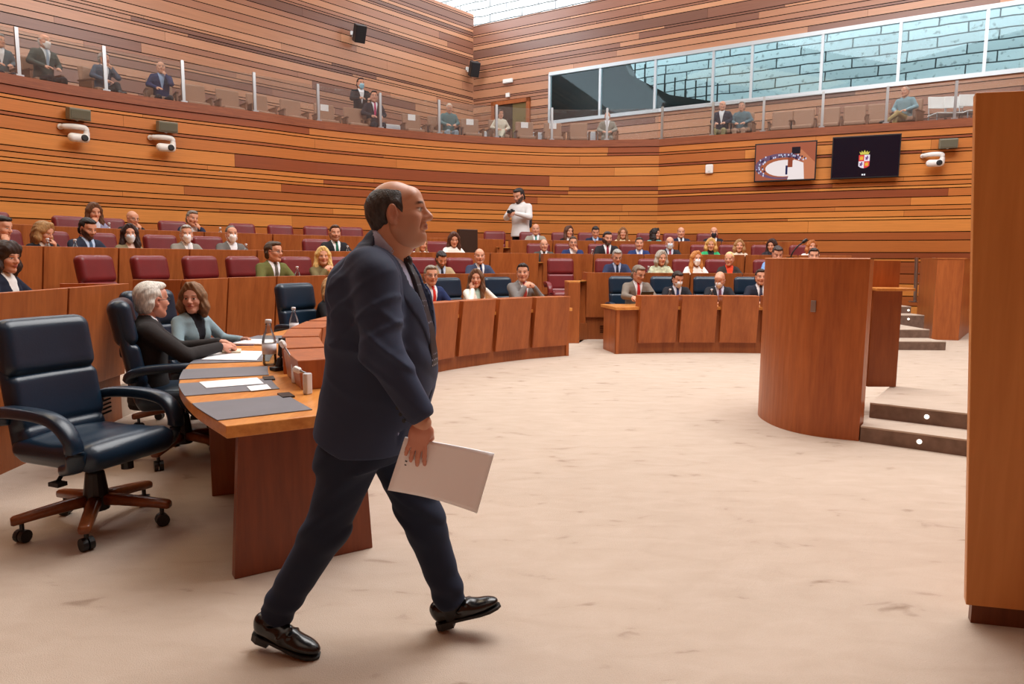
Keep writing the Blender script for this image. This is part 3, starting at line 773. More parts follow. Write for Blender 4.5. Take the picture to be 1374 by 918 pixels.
# gooseneck microphone on the lectern
mb = MB(); g = [at_y(u, v, 5.95) for u, v in ((1060, 350), (1063, 340), (1070, 331), (1078, 325))]
mic = empty('gooseneck_microphone', tuple(g[0]), 0, 'thin gooseneck microphone rising from the curved lectern', 'microphone')
mb.tube(catmull3(g, 5), .006, 6); put(mb, 'gooseneck', M_BLACK, mic)
mb = MB(); dd = (g[-1]-g[-2])/np.linalg.norm(g[-1]-g[-2]); mb.tube([g[-1]-dd*.01, g[-1], g[-1]+dd*.03, g[-1]+dd*.04], [.008, .014, .014, .006], 8); put(mb, 'capsule', M_BLACK, mic)
mb = MB(); mb.lathe([(.03, 0), (.03, .01)], (g[0][0], g[0][1], LZ+.008), 12); mb.tube([(g[0][0], g[0][1], LZ+.01), tuple(g[0])], .006, 6); put(mb, 'base', M_BLACK, mic)

# lectern platform and its two steps
ps = empty('platform_steps', (3.2, 5.6, 0), 0, 'two beige carpeted steps with round lights beside the lectern', 'steps')
def stepbox(p, z0, z1, name='step'):
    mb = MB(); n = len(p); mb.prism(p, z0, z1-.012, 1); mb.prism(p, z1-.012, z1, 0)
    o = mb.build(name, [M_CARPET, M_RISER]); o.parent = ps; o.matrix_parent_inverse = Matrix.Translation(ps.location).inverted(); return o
s1a = at_z(1150, 592, 0)[:2]; s1b = at_z(1299, 613, 0)[:2]; sd = (s1b-s1a)/np.linalg.norm(s1b-s1a); sn = np.array([-sd[1], sd[0]])
s1a = s1a + sd*.02
e = s1a + sd*3.2
stepbox([tuple(s1a), tuple(e), tuple(e+sn*.36), tuple(s1a+sn*.36)], 0, .125)
stepbox([tuple(s1a+sn*.36), tuple(e+sn*.36), tuple(e+sn*1.35), tuple(s1a+sn*1.35+sd*.02)], 0, .25, 'platform')
for (u, v, o0, z) in ((1234, 592, 0, .063), (1244, 557, .36, .188)):
    c_ = s1a + sn*o0; tt = min(np.linspace(0, 2, 400), key=lambda t: abs(proj((*(c_+sd*t), z))[0]-u)); pp = c_+sd*tt-sn*.004
    mb = MB(); R_ = basis((-sn[0], -sn[1], 0), (0, 0, 1)) @ roty(PI/2)
    mb.lathe([(.018, -.004), (.018, .004), (.013, .007)], (*pp, z), 14, R_); put(mb, 'step_light', mat('step_lamp', (240, 240, 235), .3, emit=((255, 250, 240), 1.2)), ps)

# far steps beside the right wall
fs = empty('aisle_steps', (6.6, 11.5, 0), 0, 'flight of carpeted steps far right leading up to the planked wall', 'steps')
def fstep(x0, x1, y0, y1, z0, z1):
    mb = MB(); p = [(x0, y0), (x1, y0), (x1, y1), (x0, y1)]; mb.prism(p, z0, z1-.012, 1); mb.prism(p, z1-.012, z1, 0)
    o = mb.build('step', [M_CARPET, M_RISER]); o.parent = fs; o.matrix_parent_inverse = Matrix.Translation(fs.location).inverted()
fstep(6.02, 6.85, 11.1, 12.05, 0, .14); fstep(6.02, 6.85+.02, 11.6, 12.1, .13, .28); fstep(6.3, 6.85+.02, 12.1, 12.85, .13, .28)
fstep(6.68, 7.5, 12.85, 13.3, 0, .42); fstep(6.68, 7.5, 13.3, 15.9, 0, .55)
for v, y, z in ((428, 12.84, .35), (416, 13.29, .48)):
    p = at_y(1219, v, y); mb = MB(); mb.lathe([(.02, -.004), (.02, .004)], (p[0], y, z), 10, rotx(PI/2)); put(mb, 'step_light', MATS['step_lamp'], fs)
ww = empty('wing_wall_panel', (7.7, 12.5, 0), 0, 'low reddish wooden wing panel right of the far steps', 'panel')
c0 = at_z(1286, 457, 0); mb = MB(); c1 = at_y(1255, 400, c0[1]+.1); c2 = at_z(1304, 443, 0)
mb.prism([(c1[0], c0[1]+.12), (c0[0], c0[1]), (c2[0], c2[1]), (c1[0]+.8, c2[1]+.1)], 0, 1.44); put(mb, 'panel_body', M_PANEL, ww, .004)
mb = MB(); mb.prism([(c1[0]-.01, c0[1]+.11), (c0[0]+.01, c0[1]-.01), (c2[0]+.01, c2[1]), (c1[0]+.8, c2[1]+.11)], 1.44, 1.455); put(mb, 'cap', MATS['pale_edge'], ww)
sr = empty('wall_handrail', (6.9, 14.7, .55), 0, 'slim steel handrail posts at the top of the far steps', 'railing')
for u in (1228, 1251):
    p0 = at_y(u, 404, 14.7); p1 = at_y(u+2, 345, 14.7)
    mb = MB(); mb.tube([(p0[0], 14.7, .55), (p1[0], 14.7, 1.47)], .035, 8); mb.tube([(p0[0], 14.7, .55), (p0[0], 14.7, .57)], .12, 12); put(mb, 'post', M_STEEL, sr)
for z in (.75, .95, 1.15):
    pL, pR = at_y(1228, 380, 14.72), at_y(1251, 380, 14.72); mb = MB(); mb.tube([(pL[0], 14.72, z), (pR[0], 14.72, z)], .008, 6); put(mb, 'rail', M_STEEL, sr)

# tall tribune panel at the right edge of the frame
tr = empty('tribune_side_panel', (2.4, 2.6, 0), 0, 'tall plain wooden panel filling the right edge, with a darker plinth', 'panel')
yT = 2.6
def tribpoly(x0, x1, d0, d1, th):
    return [(x0, d0), (x1, d1), (x1+.02, d1+th), (x0+.015, d0+th)]
xa = at_y(1296, 812, yT); xt = at_y(1309, 124, yT)
mb = MB(); zb, zt_ = xa[2], xt[2]
def face(x, z): return x
w_ = 2.2; dy = -.5
V = [(xa[0], yT, zb), (xa[0]+w_, yT+dy, zb), (xa[0]+w_+.03, yT+dy+.06, zb), (xa[0]+.03, yT+.06, zb), (xt[0], yT, zt_), (xt[0]+w_, yT+dy, zt_), (xt[0]+w_+.03, yT+dy+.06, zt_), (xt[0]+.03, yT+.06, zt_)]
mb.add(V, [(0, 3, 2, 1), (4, 5, 6, 7), (0, 1, 5, 4), (1, 2, 6, 5), (2, 3, 7, 6), (3, 0, 4, 7)]); put(mb, 'panel', M_TRIB, tr, .004)
mb = MB(); mb.prism([(xa[0]+.034, yT+.015), (xa[0]+w_, yT+dy+.015), (xa[0]+w_+.02, yT+dy+.055), (xa[0]+.05, yT+.055)], 0, zb); put(mb, 'plinth', wood('tribune_plinth', (92, 48, 26), (118, 64, 34)), tr)
# ------------------------------------------------------------------ people
M_SKIN = vcol_mat('skin', .5, .35)
def cloth(name, col, rough=.85, pat=0.):
    return mat('cloth_'+name, col, rough, spec=.2, noise=((25, 25, 25), pat) if pat else ((8, 8, 8), .08), bump=((30, 30, 30), .25, .01))
SKIN = (206, 150, 122)
def head_prims(female=False, jaw=1., big=1.):
    j = (.9 if female else 1.)*jaw
    P = [Ell((-.018, 0, .03), (.096, .074, .088), k=.02), Ell((.022, 0, -.028), (.068, .058*j, .084), k=.04),
         Cap((-.005, -.052*j, -.055), (.06, -.016*j, -.098), .022, .018, k=.03), Cap((-.005, .052*j, -.055), (.06, .016*j, -.098), .022, .018, k=.03),
         Ell((.066, 0, -.096), (.02, .022*j, .017), k=.025),
         Ell((.062, 0, .048), (.026, .056, .036), k=.03),                                           # forehead
         Cap((.081, -.03, .022), (.081, .03, .022), .011, k=.02),                                   # brow
         Ell((.055, .038, -.026), (.03, .026, .026), k=.02), Ell((.055, -.038, -.026), (.03, .026, .026), k=.02),
         Ell((.104, .032, .002), (.02, .019, .013), k=.014, op='s'), Ell((.104, -.032, .002), (.02, .019, .013), k=.014, op='s'),
         Ell((.076, .031, .002), (.0135, .0135, .0125), k=.004), Ell((.076, -.031, .002), (.0135, .0135, .0125), k=.004),
         Cap((.088, 0, .012), (.109, 0, -.026), .0085, .0125*big, k=.014), Ell((.099, .0125, -.031), (.011, .0095, .009), k=.008), Ell((.099, -.0125, -.031), (.011, .0095, .009), k=.008),
         Ell((.084, 0, -.056), (.013, .026, .012), k=.012),
         Ell((.092, 0, -.0545), (.0085, .02, .0055), k=.004), Ell((.0905, 0, -.066), (.0095, .018, .0065), k=.004)]
    for s in (-1, 1):
        P += [Ell((-.008, .077*s, -.006), (.02, .009, .032), rotz(.35*s) @ roty(.2), k=.008), Ell((-.001, .088*s, -.003), (.011, .010, .020), k=.005, op='s'), Ell((-.004, .075*s, -.032), (.010, .007, .011), k=.006)]
    return P
def face_color(V, skin=SKIN, hair=(60, 45, 36), beard=None, lips=(168, 92, 84), female=False, bold=1.):
    s = np.array(lin(skin)[:3]); C = np.tile(s, (len(V), 1)); x, y, z = V[:, 0], V[:, 1], V[:, 2]; ay = np.abs(y)
    def blend(m, c, a=1.): 
        mm = np.clip(m, 0, 1)[:, None]*a; C[:] = C*(1-mm)+np.array(lin(c)[:3])*mm
    f = lambda d, w: np.clip(.5-d/w, 0, 1)
    blend(f(np.sqrt(((x-.075)/.04)**2+((ay-.038)/.026)**2+((z+.03)/.026)**2)-1, .8), (206, 136, 114), .2)   # cheeks
    blend(f(np.sqrt(((x-.108)/.02)**2+(y/.02)**2+((z+.026)/.02)**2)-1, .8), (202, 130, 108), .2)
    blend(f(np.sqrt(((ay-.08)/.02)**2+((x+.006)/.03)**2+((z+.006)/.04)**2)-1, .5), (200, 118, 100), .35)
    if beard:
        bz = np.interp(ay, [0, .03, .05, .075], [-.035, -.045, -.03, .0])
        m = f(z-bz, .02)*f(-.005-x, .02)*f(-.15-z, .02); mouth = f(np.sqrt((y/.024)**2+((z+.06)/.012)**2)-1, .6)*(x > .075)
        blend(m*(1-mouth), beard[0], beard[1])
    if bold:
        arch = .022+.006*np.cos((ay-.03)/.02)
        blend(f(np.abs(z-arch)-.0045, .005)*f(np.abs(ay-.032)-.018, .008)*(x > .05), hair, .8*bold)
        e = np.sqrt(((ay-.031)/.015)**2+((z-.0015)/.0065)**2)
        blend(f(e-1, .5)*(x > .06), (238, 232, 226), .9)
        blend(f(np.sqrt(((ay-.031)/.0068)**2+((z-.0015)/.0068)**2)-1, .4)*(x > .06), (40, 28, 22), 1)
        blend(f(np.abs(z-.0078-.0*ay)-.0022, .003)*f(np.abs(ay-.031)-.016, .006)*(x > .06), (52, 34, 28), .85)
        blend(f(np.sqrt((y/.023)**2+((z+.060)/.0105)**2)-1, .5)*(x > .078), lips, .75)
        blend(f(np.abs(z+.060)-.0014, .002)*f(ay-.022, .006)*(x > .078), (96, 48, 42), .8)
    return np.concatenate([C, np.ones((len(C), 1))], 1)
def hair_prims(style):
    """head-local shells; face kept clear by subtraction"""
    face = Fn(lambda X, Y, Z: np.sqrt(((X-.10)/.075)**2+(Y/.062)**2+((Z+.03)/.105)**2)*.06-.06, (-.02, -.1, -.2), (.2, .1, .12), k=.012)
    fr = lambda h, t: Fn(lambda X, Y, Z: np.maximum(h-X-t*(Z-.05)*0, (Z-(.055+.35*(.06-X)*0)))*1.0, (0, -.2, -.3), (.3, .2, .2))
    cap = Ell((-.020, 0, .036), (.106, .084, .096), k=.02)
    if style == 'short':     # side parted short hair, clear forehead and ears
        return [cap, Ell((.045, 0, .098), (.05, .058, .026), k=.025), Cap((-.045, -.066, -.02), (-.06, -.05, -.06), .024, k=.02), Cap((-.045, .066, -.02), (-.06, .05, -.06), .024, k=.02), Ell((-.07, 0, -.03), (.04, .062, .06), k=.03),
                Fn(lambda X, Y, Z: np.maximum(.035-X-.25*(Z-.02), Z-.078-.1*(X-.07)), (-.02, -.15, -.25), (.25, .15, .12), k=.012),
                Fn(lambda X, Y, Z: np.sqrt(((X-.005)/.034)**2+((np.abs(Y)-.085)/.04)**2+((Z+.022)/.05)**2)*.034-.034, (-.05, -.14, -.1), (.06, .14, .06), k=.006)]
    if style == 'fringe':    # bald on top, hair round the sides and back
        return [Ell((-.022, 0, .018), (.102, .0815, .085), k=.02), Ell((-.075, 0, -.035), (.034, .058, .05), k=.02),
                Fn(lambda X, Y, Z: np.maximum(-.06-Z+.0*X, .0-(Z-(.062-.55*np.maximum(0, -X-.03)*0))), (-.3, -.2, -.3), (.3, .2, .3), k=.003) if False else
                Fn(lambda X, Y, Z: (.060-.35*(X+.02)*0)-Z+0*X, (-.3, -.2, .03), (.3, .2, .3), k=.012) if False else
                Fn(lambda X, Y, Z: .052-Z-.12*np.maximum(0, -.03-X), (-.2, -.2, .0), (.2, .2, .2), k=.01),
                Fn(lambda X, Y, Z: .028-X-.1*Z, (-.06, -.2, -.3), (.3, .2, .2), k=.01),
                Fn(lambda X, Y, Z: np.sqrt(((X-.005)/.034)**2+((np.abs(Y)-.085)/.04)**2+((Z+.022)/.05)**2)*.034-.034, (-.05, -.14, -.1), (.06, .14, .06), k=.006)]
    if style in ('long', 'curly', 'bob'):
        zb = {'long': -.25, 'curly': -.22, 'bob': -.135}[style]; w = {'long': .036, 'curly': .052, 'bob': .038}[style]
        P = [Ell((-.016, 0, .04), (.112, .09, .1), k=.02), Ell((-.06, 0, -.04), (.058, .088, .12), k=.04)]
        for s in (-1, 1):
            P += [Cap((-.005, .078*s, .02), (.01 if style != 'bob' else .02, .092*s, zb*.55), .034, w, k=.04), Cap((.005, .092*s, zb*.5), (.0 if style != 'long' else .03, .085*s, zb), w, w*.75, k=.03), Cap((.06, .02*s, .115), (.045, .074*s, .03), .024, .022, k=.03)]
        P += [Cap((-.07, 0, -.02), (-.075, 0, zb), .06, .055, k=.04), face]
        return P
    if style == 'fringebob':
        return hair_prims('bob')[:-1] + [Cap((.066, -.05, .075), (.066, .05, .075), .03, k=.03), Fn(lambda X, Y, Z: np.sqrt(((X-.10)/.07)**2+(Y/.06)**2+((Z+.075)/.105)**2)*.06-.06, (-.02, -.1, -.2), (.2, .1, .06), k=.01)]
    if style == 'updo':
        return [Ell((-.016, 0, .04), (.108, .086, .098), k=.02), Ell((-.085, 0, .0), (.05, .06, .06), k=.03), Ell((-.05, 0, -.03), (.05, .074, .06), k=.03),
                Cap((.055, .01, .105), (.03, .078, .0), .02, .02, k=.03), Cap((.055, -.01, .105), (.03, -.078, .0), .02, .02, k=.03), face]
    if style == 'crop':      # very short cropped
        return [Ell((-.020, 0, .034), (.1, .0785, .0895), k=.02), Ell((-.072, 0, -.03), (.032, .056, .05), k=.02),
                Fn(lambda X, Y, Z: np.maximum(.04-X-.2*(Z-.02), Z-.085), (-.02, -.15, -.25), (.25, .15, .14), k=.01),
                Fn(lambda X, Y, Z: np.sqrt(((X-.005)/.034)**2+((np.abs(Y)-.085)/.04)**2+((Z+.022)/.05)**2)*.034-.034, (-.05, -.14, -.1), (.06, .14, .06), k=.006)]
    return hair_prims('short')
def hand_prims(curl=.5, spread=.16, thumb=.5, side=1, sc=1.):
    """origin at the wrist, +x fingers, +z back of hand, thumb on +y*side"""
    P = [Ell((.048*sc, 0, 0), (.052*sc, .040*sc, .0155*sc), k=.012), Cap((0, 0, 0), (.03*sc, 0, 0), .025*sc, .026*sc, k=.02)]
    for i, (y, ln, r) in enumerate(((.029, .072, .0088), (.0095, .080, .0092), (-.0095, .074, .0088), (-.0275, .058, .0078))):
        y *= side; p = np.array([.088-.004*abs(i-1), y, .0])*sc; a = 0.; d0 = spread*(y*side/.03)*.5*side
        for j, f in enumerate((.45, .32, .25)):
            a += curl*(.55, .75, .5)[j]; L = ln*f*sc
            d = np.array([math.cos(a)*math.cos(d0), math.cos(a)*math.sin(d0), -math.sin(a)]); q = p+d*L
            P.append(Cap(p, q, r*sc*(1-.06*j), r*sc*(1-.06*(j+1)), k=.004)); p = q
    b = np.array([.022, .030*side, -.006])*sc; m = np.array([.052, (.056-.02*thumb)*side, -.018-.012*thumb])*sc; e = np.array([.082, (.062-.045*thumb)*side, -.024-.02*thumb])*sc
    P += [Cap(b, m, .0145*sc, .0105*sc, k=.012), Cap(m, e, .0105*sc, .0085*sc, k=.004)]
    return P
def xf(v, R, t): return v @ np.asarray(R).T + np.asarray(t)

ARMS = {  # elbow, wrist, hand direction, back-of-hand normal (for the left side, y>0)
    'desk': ((.16, .265, .80), (.37, .13, .79), (.8, -.6, -.1), (0, .1, 1)),
    'chin': ((.27, .17, .82), (.19, .07, 1.03), (-.35, -.35, .85), (.7, .5, .3)),
    'clasp': ((.25, .21, .82), (.245, .075, 1.0), (-.1, -.75, .6), (.7, .4, .5)),
    'neck': ((.24, .25, .86), (.12, .12, 1.04), (-.5, .0, .85), (.2, .95, .1)),
    'lap': ((.02, .27, .80), (.25, .12, .70), (.85, -.5, -.1), (0, .2, 1)),
    'hang': ((.0, .28, .78), (.12, .27, .60), (.5, 0, -.85), (0, 1, 0)),
    'hold': ((.12, .25, .84), (.32, .12, .95), (.6, -.7, .3), (.2, .5, .85)),
    'reach': ((.22, .27, .84), (.47, .22, .83), (1, -.1, -.05), (0, .5, .9)),
}
HAIRMAT = {}
def hmat(c): return mat('hair_%d_%d_%d' % c, c, .55, spec=.35, noise=((90, 90, 25), .35), bump=((140, 140, 40), .5, .004))
def person(loc, yaw, label, look=0., pitch=0., roll=0., female=False, hair='short', hcol=(52, 40, 32), skin=SKIN, jacket=(40, 44, 56), shirt=(230, 232, 236), tie=None, open_=True,
           arms=('desk', 'desk'), mask=None, glasses=False, beard=None, trousers=(36, 38, 46), lean=.12, s=1., stand=False, bald=False, res=.0105, hres=.0062, name='person', group=None, pat=0., legs='sit', low=False, wide=1.):
    """seated (or standing) figure; local x forward, z up from the floor"""
    root = empty(name, loc, yaw, label, 'person', group); root.scale = (s, s, s)
    fy = .88 if female else 1.; base = .36 if stand else 0.
    T0 = np.array([0, 0, base])
    cx = lambda z: lean*max(0, z-.5)
    W = fy*wide
    def torso(g):
        st = [(.44, .14, .175), (.52, .135, .17), (.65, .118, .152), (.80, .122, .162), (.92, .122, .178), (.99, .104, .182), (1.035, .075, .15), (1.07, .055, .075), (1.10, .045, .05)]
        return Loft([(z+base, cx(z)-.0, 0, rx+g, ry*W+g) for z, rx, ry in st], k=.03)
    bust = [Ell((.085+cx(.86), sy*.07, .86+base), (.062, .07, .065), k=.05) for sy in (-1, 1)] if female else []
    # arms
    wr = {}; sleeves = []; skinarms = []; hands = []
    for sgn, key in ((1, arms[0]), (-1, arms[1])):
        e, w_, hd, hn = [np.array(q, float)*np.array([1, sgn, 1]) for q in ARMS[key]]
        S = np.array([cx(1.)-.0, sgn*.172*W, .985]); sh = np.array([cx(.9)*.8, 0, 0])
        e = e+T0+sh; w_ = w_+T0+sh; S = S+T0
        r0 = .068 if not female else .056
        sleeves += [Cap(S, e, r0, .058 if not female else .048, k=.035), Cap(e, w_-(w_-e)/np.linalg.norm(w_-e)*.02, .055 if not female else .046, .038, k=.02)]
        skinarms += [Cap(S, e, .045, .04, k=.03), Cap(e, w_, .036, .026, k=.02)]
        B = basis(hd, hn)
        c_ = {'desk': .5, 'chin': 1.1, 'clasp': 1.2, 'neck': .7, 'lap': .5, 'hang': .5, 'hold': 1.1, 'reach': .7}.get(key, .9)
        v, q = sdf(hand_prims(c_, .15, .6, side=sgn, sc=.92 if female else 1.), .0062 if hres < .007 else .0075); hands.append((xf(v, B, w_), q))
    # head
    yawl = look; Rh = rotz(yawl) @ roty(pitch) @ rotx(roll)
    nb = np.array([cx(1.08)+.0, 0, 1.06+base]); hc = nb + np.array([.03+.05*math.sin(max(pitch, 0)), 0, .140-.03*max(0, math.sin(pitch))])
    hc[:2] += (rotz(yawl) @ np.array([.012, 0, 0]))[:2]
    HSC = 1.1
    hv, hq = sdf(head_prims(female), hres)
    ncol = face_color(hv, skin, hcol, beard, female=female, lips=(176, 84, 84) if female else (164, 100, 88))
    if bald == 'full': pass
    hw = xf(hv*HSC, Rh, hc)
    bparts = [(hw, hq)] + hands
    nk = [Cap(hc+Rh @ np.array([-.03, 0, -.05]), nb+np.array([-.01, 0, -.02]), .052*fy, .062*fy, k=.02)]
    bv, bq = sdf(nk+[torso(-.02)]+skinarms, .014 if res > .009 else .011)
    bparts.append((bv, bq))
    V, Q = join(bparts)
    col = np.concatenate([ncol, np.tile(np.array(lin(skin)), (len(V)-len(ncol), 1))])
    body = np_obj('body', V, Q, M_SKIN, root, col=col)
    if hair:
        if hair == 'shaved': pass
        else:
            v, q = sdf(hair_prims(hair), hres*1.05)
            if len(v):
                v += (np.sin(v[:, [1]]*160+v[:, [2]]*90)*.0018 if hair != 'curly' else np.sin(v*95)*np.cos(v[:, [1, 2, 0]]*80)*.008)
                np_obj('hair', xf(v*HSC, Rh, hc), q, hmat(hcol), root)
    # clothes
    V_ = lambda wtop, zlow: Fn(lambda X, Y, Z: np.maximum(np.maximum(np.abs(Y)-wtop*np.clip((Z-base-zlow)/(1.06-zlow), 0, 1), lean*(Z-base-.5)+.03-X), zlow+base-Z), (0., -.12, base+zlow), (.35, .12, base+1.16), k=.006)
    neckhole = Cap(nb+np.array([.012, 0, -.01]), nb+np.array([.012, 0, .2]), .064 if not female else .066, .075, k=.01, op='s')
    hemz = base+(.42 if not stand else .38)
    jp = [torso(.012 if not female else .010)]+bust+sleeves+[neckhole]
    if open_: jp.append(V_(.075 if not low else .06, .70 if not low else .86))
    v, q = sdf(jp, res); 
    np_obj('jacket' if open_ and tie is not None or open_ else 'top', smooth_verts(v, q, 1), q, cloth('%d_%d_%d_%d' % (*jacket, int(pat*100)), jacket, pat=pat), root)
    if open_:
        keep = Fn(lambda X, Y, Z: np.maximum(np.abs(Y)-.105, -X+lean*(Z-base-.5)-.075), (-.2, -.15, base+.6), (.35, .15, base+1.2), op='i')
        v, q = sdf([torso(.003)]+bust+([] if female else [Cap(nb+np.array([.004, 0, -.03]), nb+np.array([.006, 0, -.005]), .070*fy, .064*fy, k=.01)])+[Cap(nb+np.array([0, 0, -.06]), nb+np.array([.0, 0, -.05]), .05), Cap(nb+np.array([.012, 0, .02]), nb+np.array([.02, 0, .2]), .056*fy, .07, k=.006, op='s'), keep], res*.9)
        np_obj('shirt', v, q, cloth('%d_%d_%d' % shirt, shirt, .7), root)
    if tie is not None:
        tp = [Loft([(z+base, cx(z)+.0, 0, rx+.010, ry*W+.01) for z, rx, ry in ((.60, .118, .155), (.80, .122, .162), (.92, .122, .178), (.99, .104, .182), (1.035, .078, .15), (1.06, .068, .075))], k=.01),
              Fn(lambda X, Y, Z: np.maximum(np.abs(Y)-np.interp(Z-base, [.6, .98, 1.03, 1.055], [.040, .024, .020, .026]), lean*(Z-base-.5)+.03-X), (-.1, -.2, base+.55), (.4, .2, base+1.1), op='i')]
        v, q = sdf(tp, res*.8); np_obj('necktie', v, q, cloth('tie_%d_%d_%d' % tie, tie, .55), root)
    # legs
    if stand:
        lp = [Loft([(.86+.0, 0, 0, .11, .16), (.98, 0, 0, .125, .17)], k=.05)]
        for sgn in (-1, 1): lp += [Cap((0, sgn*.085, .86), (.015, sgn*.09, .48), .088, .066, k=.03), Cap((.015, sgn*.09, .48), (-.01, sgn*.1, .07), .064, .05, k=.02)]
        feet = [((.07, sgn*.1, .04), (.13, .045, .04)) for sgn in (-1, 1)]
    elif legs == 'crossed':
        lp = [Loft([(.40, 0, 0, .15, .185), (.56, 0, 0, .13, .17)], k=.05), Cap((0, -.09, .47), (.44, -.05, .50), .088, .066, k=.03), Cap((.44, -.05, .50), (.50, -.08, .08), .062, .046, k=.02),
              Cap((0, .09, .48), (.45, -.0, .62), .088, .066, k=.03), Cap((.45, .0, .62), (.74, -.16, .38), .06, .044, k=.02)]
        feet = [((.56, -.08, .04), (.13, .045, .04)), ((.83, -.21, .37), (.12, .045, .045))]
    else:
        lp = [Loft([(.40, 0, 0, .15, .185), (.56, 0, 0, .13, .17)], k=.05)]
        for sgn in (-1, 1): lp += [Cap((0, sgn*.09, .475), (.42, sgn*.12, .48), .09, .066, k=.03), Cap((.42, sgn*.12, .48), (.46, sgn*.12, .08), .064, .05, k=.02)]
        feet = [((.52, sgn*.12, .04), (.13, .045, .04)) for sgn in (-1, 1)]
    v, q = sdf(lp, .015); np_obj('trousers', smooth_verts(v, q, 1), q, cloth('%d_%d_%d' % trousers, trousers), root)
    for c, r in feet:
        v, q = sdf([Ell(c, r, k=.01), Ell((c[0]-.08, c[1], c[2]+.02), (.05, .042, .05), k=.03)], .014); v[:, 2] = np.maximum(v[:, 2], c[2]-.04); np_obj('shoe', v, q, mat('black_shoe', (20, 18, 18), .3), root)
    if mask is not None:
        v, q = sdf([Ell((.022, 0, -.028), (.075, .066, .092), k=.02), Ell((.078, 0, -.045), (.045, .042, .045), k=.03), Ell((.07, 0, -.095), (.028, .036, .03), k=.03),
                    Fn(lambda X, Y, Z: np.maximum(np.maximum(Z+.012-.35*np.clip(.04-np.abs(Y), 0, 1)*.3, -.125-Z), .025-X), (-.1, -.12, -.16), (.2, .12, .05), op='i')], .006)
        np_obj('face_mask', xf(v*HSC, Rh, hc), q, mat('mask_%d_%d_%d' % mask, mask, .8), root)
        for sgn in (-1, 1):
            mb = MB()
            for za in (-.02, -.085): mb.tube([tuple(xf(np.array([p])*HSC, Rh, hc)[0]) for p in ((.03, .066*sgn, za), (.0, .08*sgn, za*.6), (-.02, .084*sgn, -.01))], .0016, 4)
            mb.build('ear_loop', MATS['mask_%d_%d_%d' % mask], root)
    if glasses:
        mb = MB()
        for sgn in (-1, 1):
            ring = [(.097-.012*abs(math.cos(a))*0, .032*sgn+.023*math.cos(a), .0+.016*math.sin(a)) for a in np.linspace(0, 2*PI, 15)]
            mb.tube([tuple(xf(np.array([p])*HSC, Rh, hc)[0]) for p in ring], .0022, 5, cap=False)
            mb.tube([tuple(xf(np.array([p])*HSC, Rh, hc)[0]) for p in ((.097, .055*sgn, .004), (.06, .076*sgn, .006), (-.01, .084*sgn, .004))], .0022, 5)
        mb.tube([tuple(xf(np.array([p])*HSC, Rh, hc)[0]) for p in ((.097, -.009, .003), (.102, 0, .006), (.097, .009, .003))], .0022, 5)
        mb.build('glasses', M_BLACK, root, smooth=True)
    root['_hc'] = 0
    del root['_hc']
    return root
def head_h(stand=False): return 1.20+(.36 if stand else 0)

WHITEMASK = (236, 236, 238); BLUEMASK = (176, 204, 222)
GREY = (140, 138, 134); WHT = (226, 222, 214); BLD = (196, 160, 104); BRN = (92, 62, 42); DBR = (52, 38, 30); BLK = (28, 24, 24); AUB = (150, 88, 46)
NAVY = (34, 42, 66); CHAR = (44, 44, 48); MIDG = (104, 102, 98)
ROWS = {'L2': (L2, Z2), 'L3': (L3, Z3), 'L4': (L4, Z4), 'R2': (R2, Z2), 'R3': (R3, Z3), 'R4': (R4, Z4), 'L1': (F1, 0.), 'R1': (FR, 0.)}
def cam_yaw(x, y, look):     # world yaw of a gaze: 0 = at the camera, + = towards the right of the photo (radians)
    return math.atan2(-y, -x) + look
def seat_spot(row, u, z_guess, o):
    line, zf = ROWS[row]
    t = line.find_u(u, z_guess, o)
    ts = np.linspace(-1.5, line.L+1.5, 900)
    def pt(t):
        if t < 0: return line.off(0, o)+line.tan(0)*t
        if t > line.L: return line.off(line.L, o)+line.tan(line.L)*(t-line.L)
        return line.off(t, o)
    t = min(ts, key=lambda t: abs(proj((*pt(t), z_guess))[0]-u)); p = pt(t); tc_ = min(max(t, 0), line.L)
    n = line.out(tc_); return p, math.atan2(-n[1], -n[0]), zf
def seat_person(row, u, v, label, gaze=0., chairlab=None, o=.78, body=0., **kw):
    p, yaw, zf = seat_spot(row, u, ROWS[row][1]+1.2, o)
    lean = kw.get('lean', .12)
    hx = lean*.58+.04; yaw += body
    # put the head (not the hips) on the sight line
    zh = at_y(u, v, p[1]+math.sin(yaw)*hx)[2]
    s = min(1.10, max(.88, (zh-zf)/head_h()))
    q = p - np.array([math.cos(yaw), math.sin(yaw)])*hx*s*.0
    du = at_y(u, v, q[1]+math.sin(yaw)*hx)[0] - (q[0]+math.cos(yaw)*hx)
    q = q + np.array([du, 0])
    look = cam_yaw(q[0], q[1], gaze) - yaw; look = (look+PI) % (2*PI)-PI; look = max(-1.35, min(1.35, look))
    r = person((q[0], q[1], zf), yaw, label, look=look, s=s, **kw)
    if chairlab:
        back = q - np.array([math.cos(yaw), math.sin(yaw)])*.06 + np.array([math.sin(yaw), -math.cos(yaw)])*(-.0) - np.array([.13 if row[0] == 'L' else .07, .0])
        chair(back[0], back[1], zf, yaw, row not in ('L1', 'R1'), chairlab)
    return r
def empty_chair(row, u, v, label, o=.85, turn=0., top=1.12, z=None):
    p, yaw, zf = seat_spot(row, u, ROWS[row][1]+1.0, o)
    zt_ = at_y(u, v, p[1]+.3)[2]
    return chair(p[0], p[1], zf, yaw+turn, row not in ('L1', 'R1'), label)
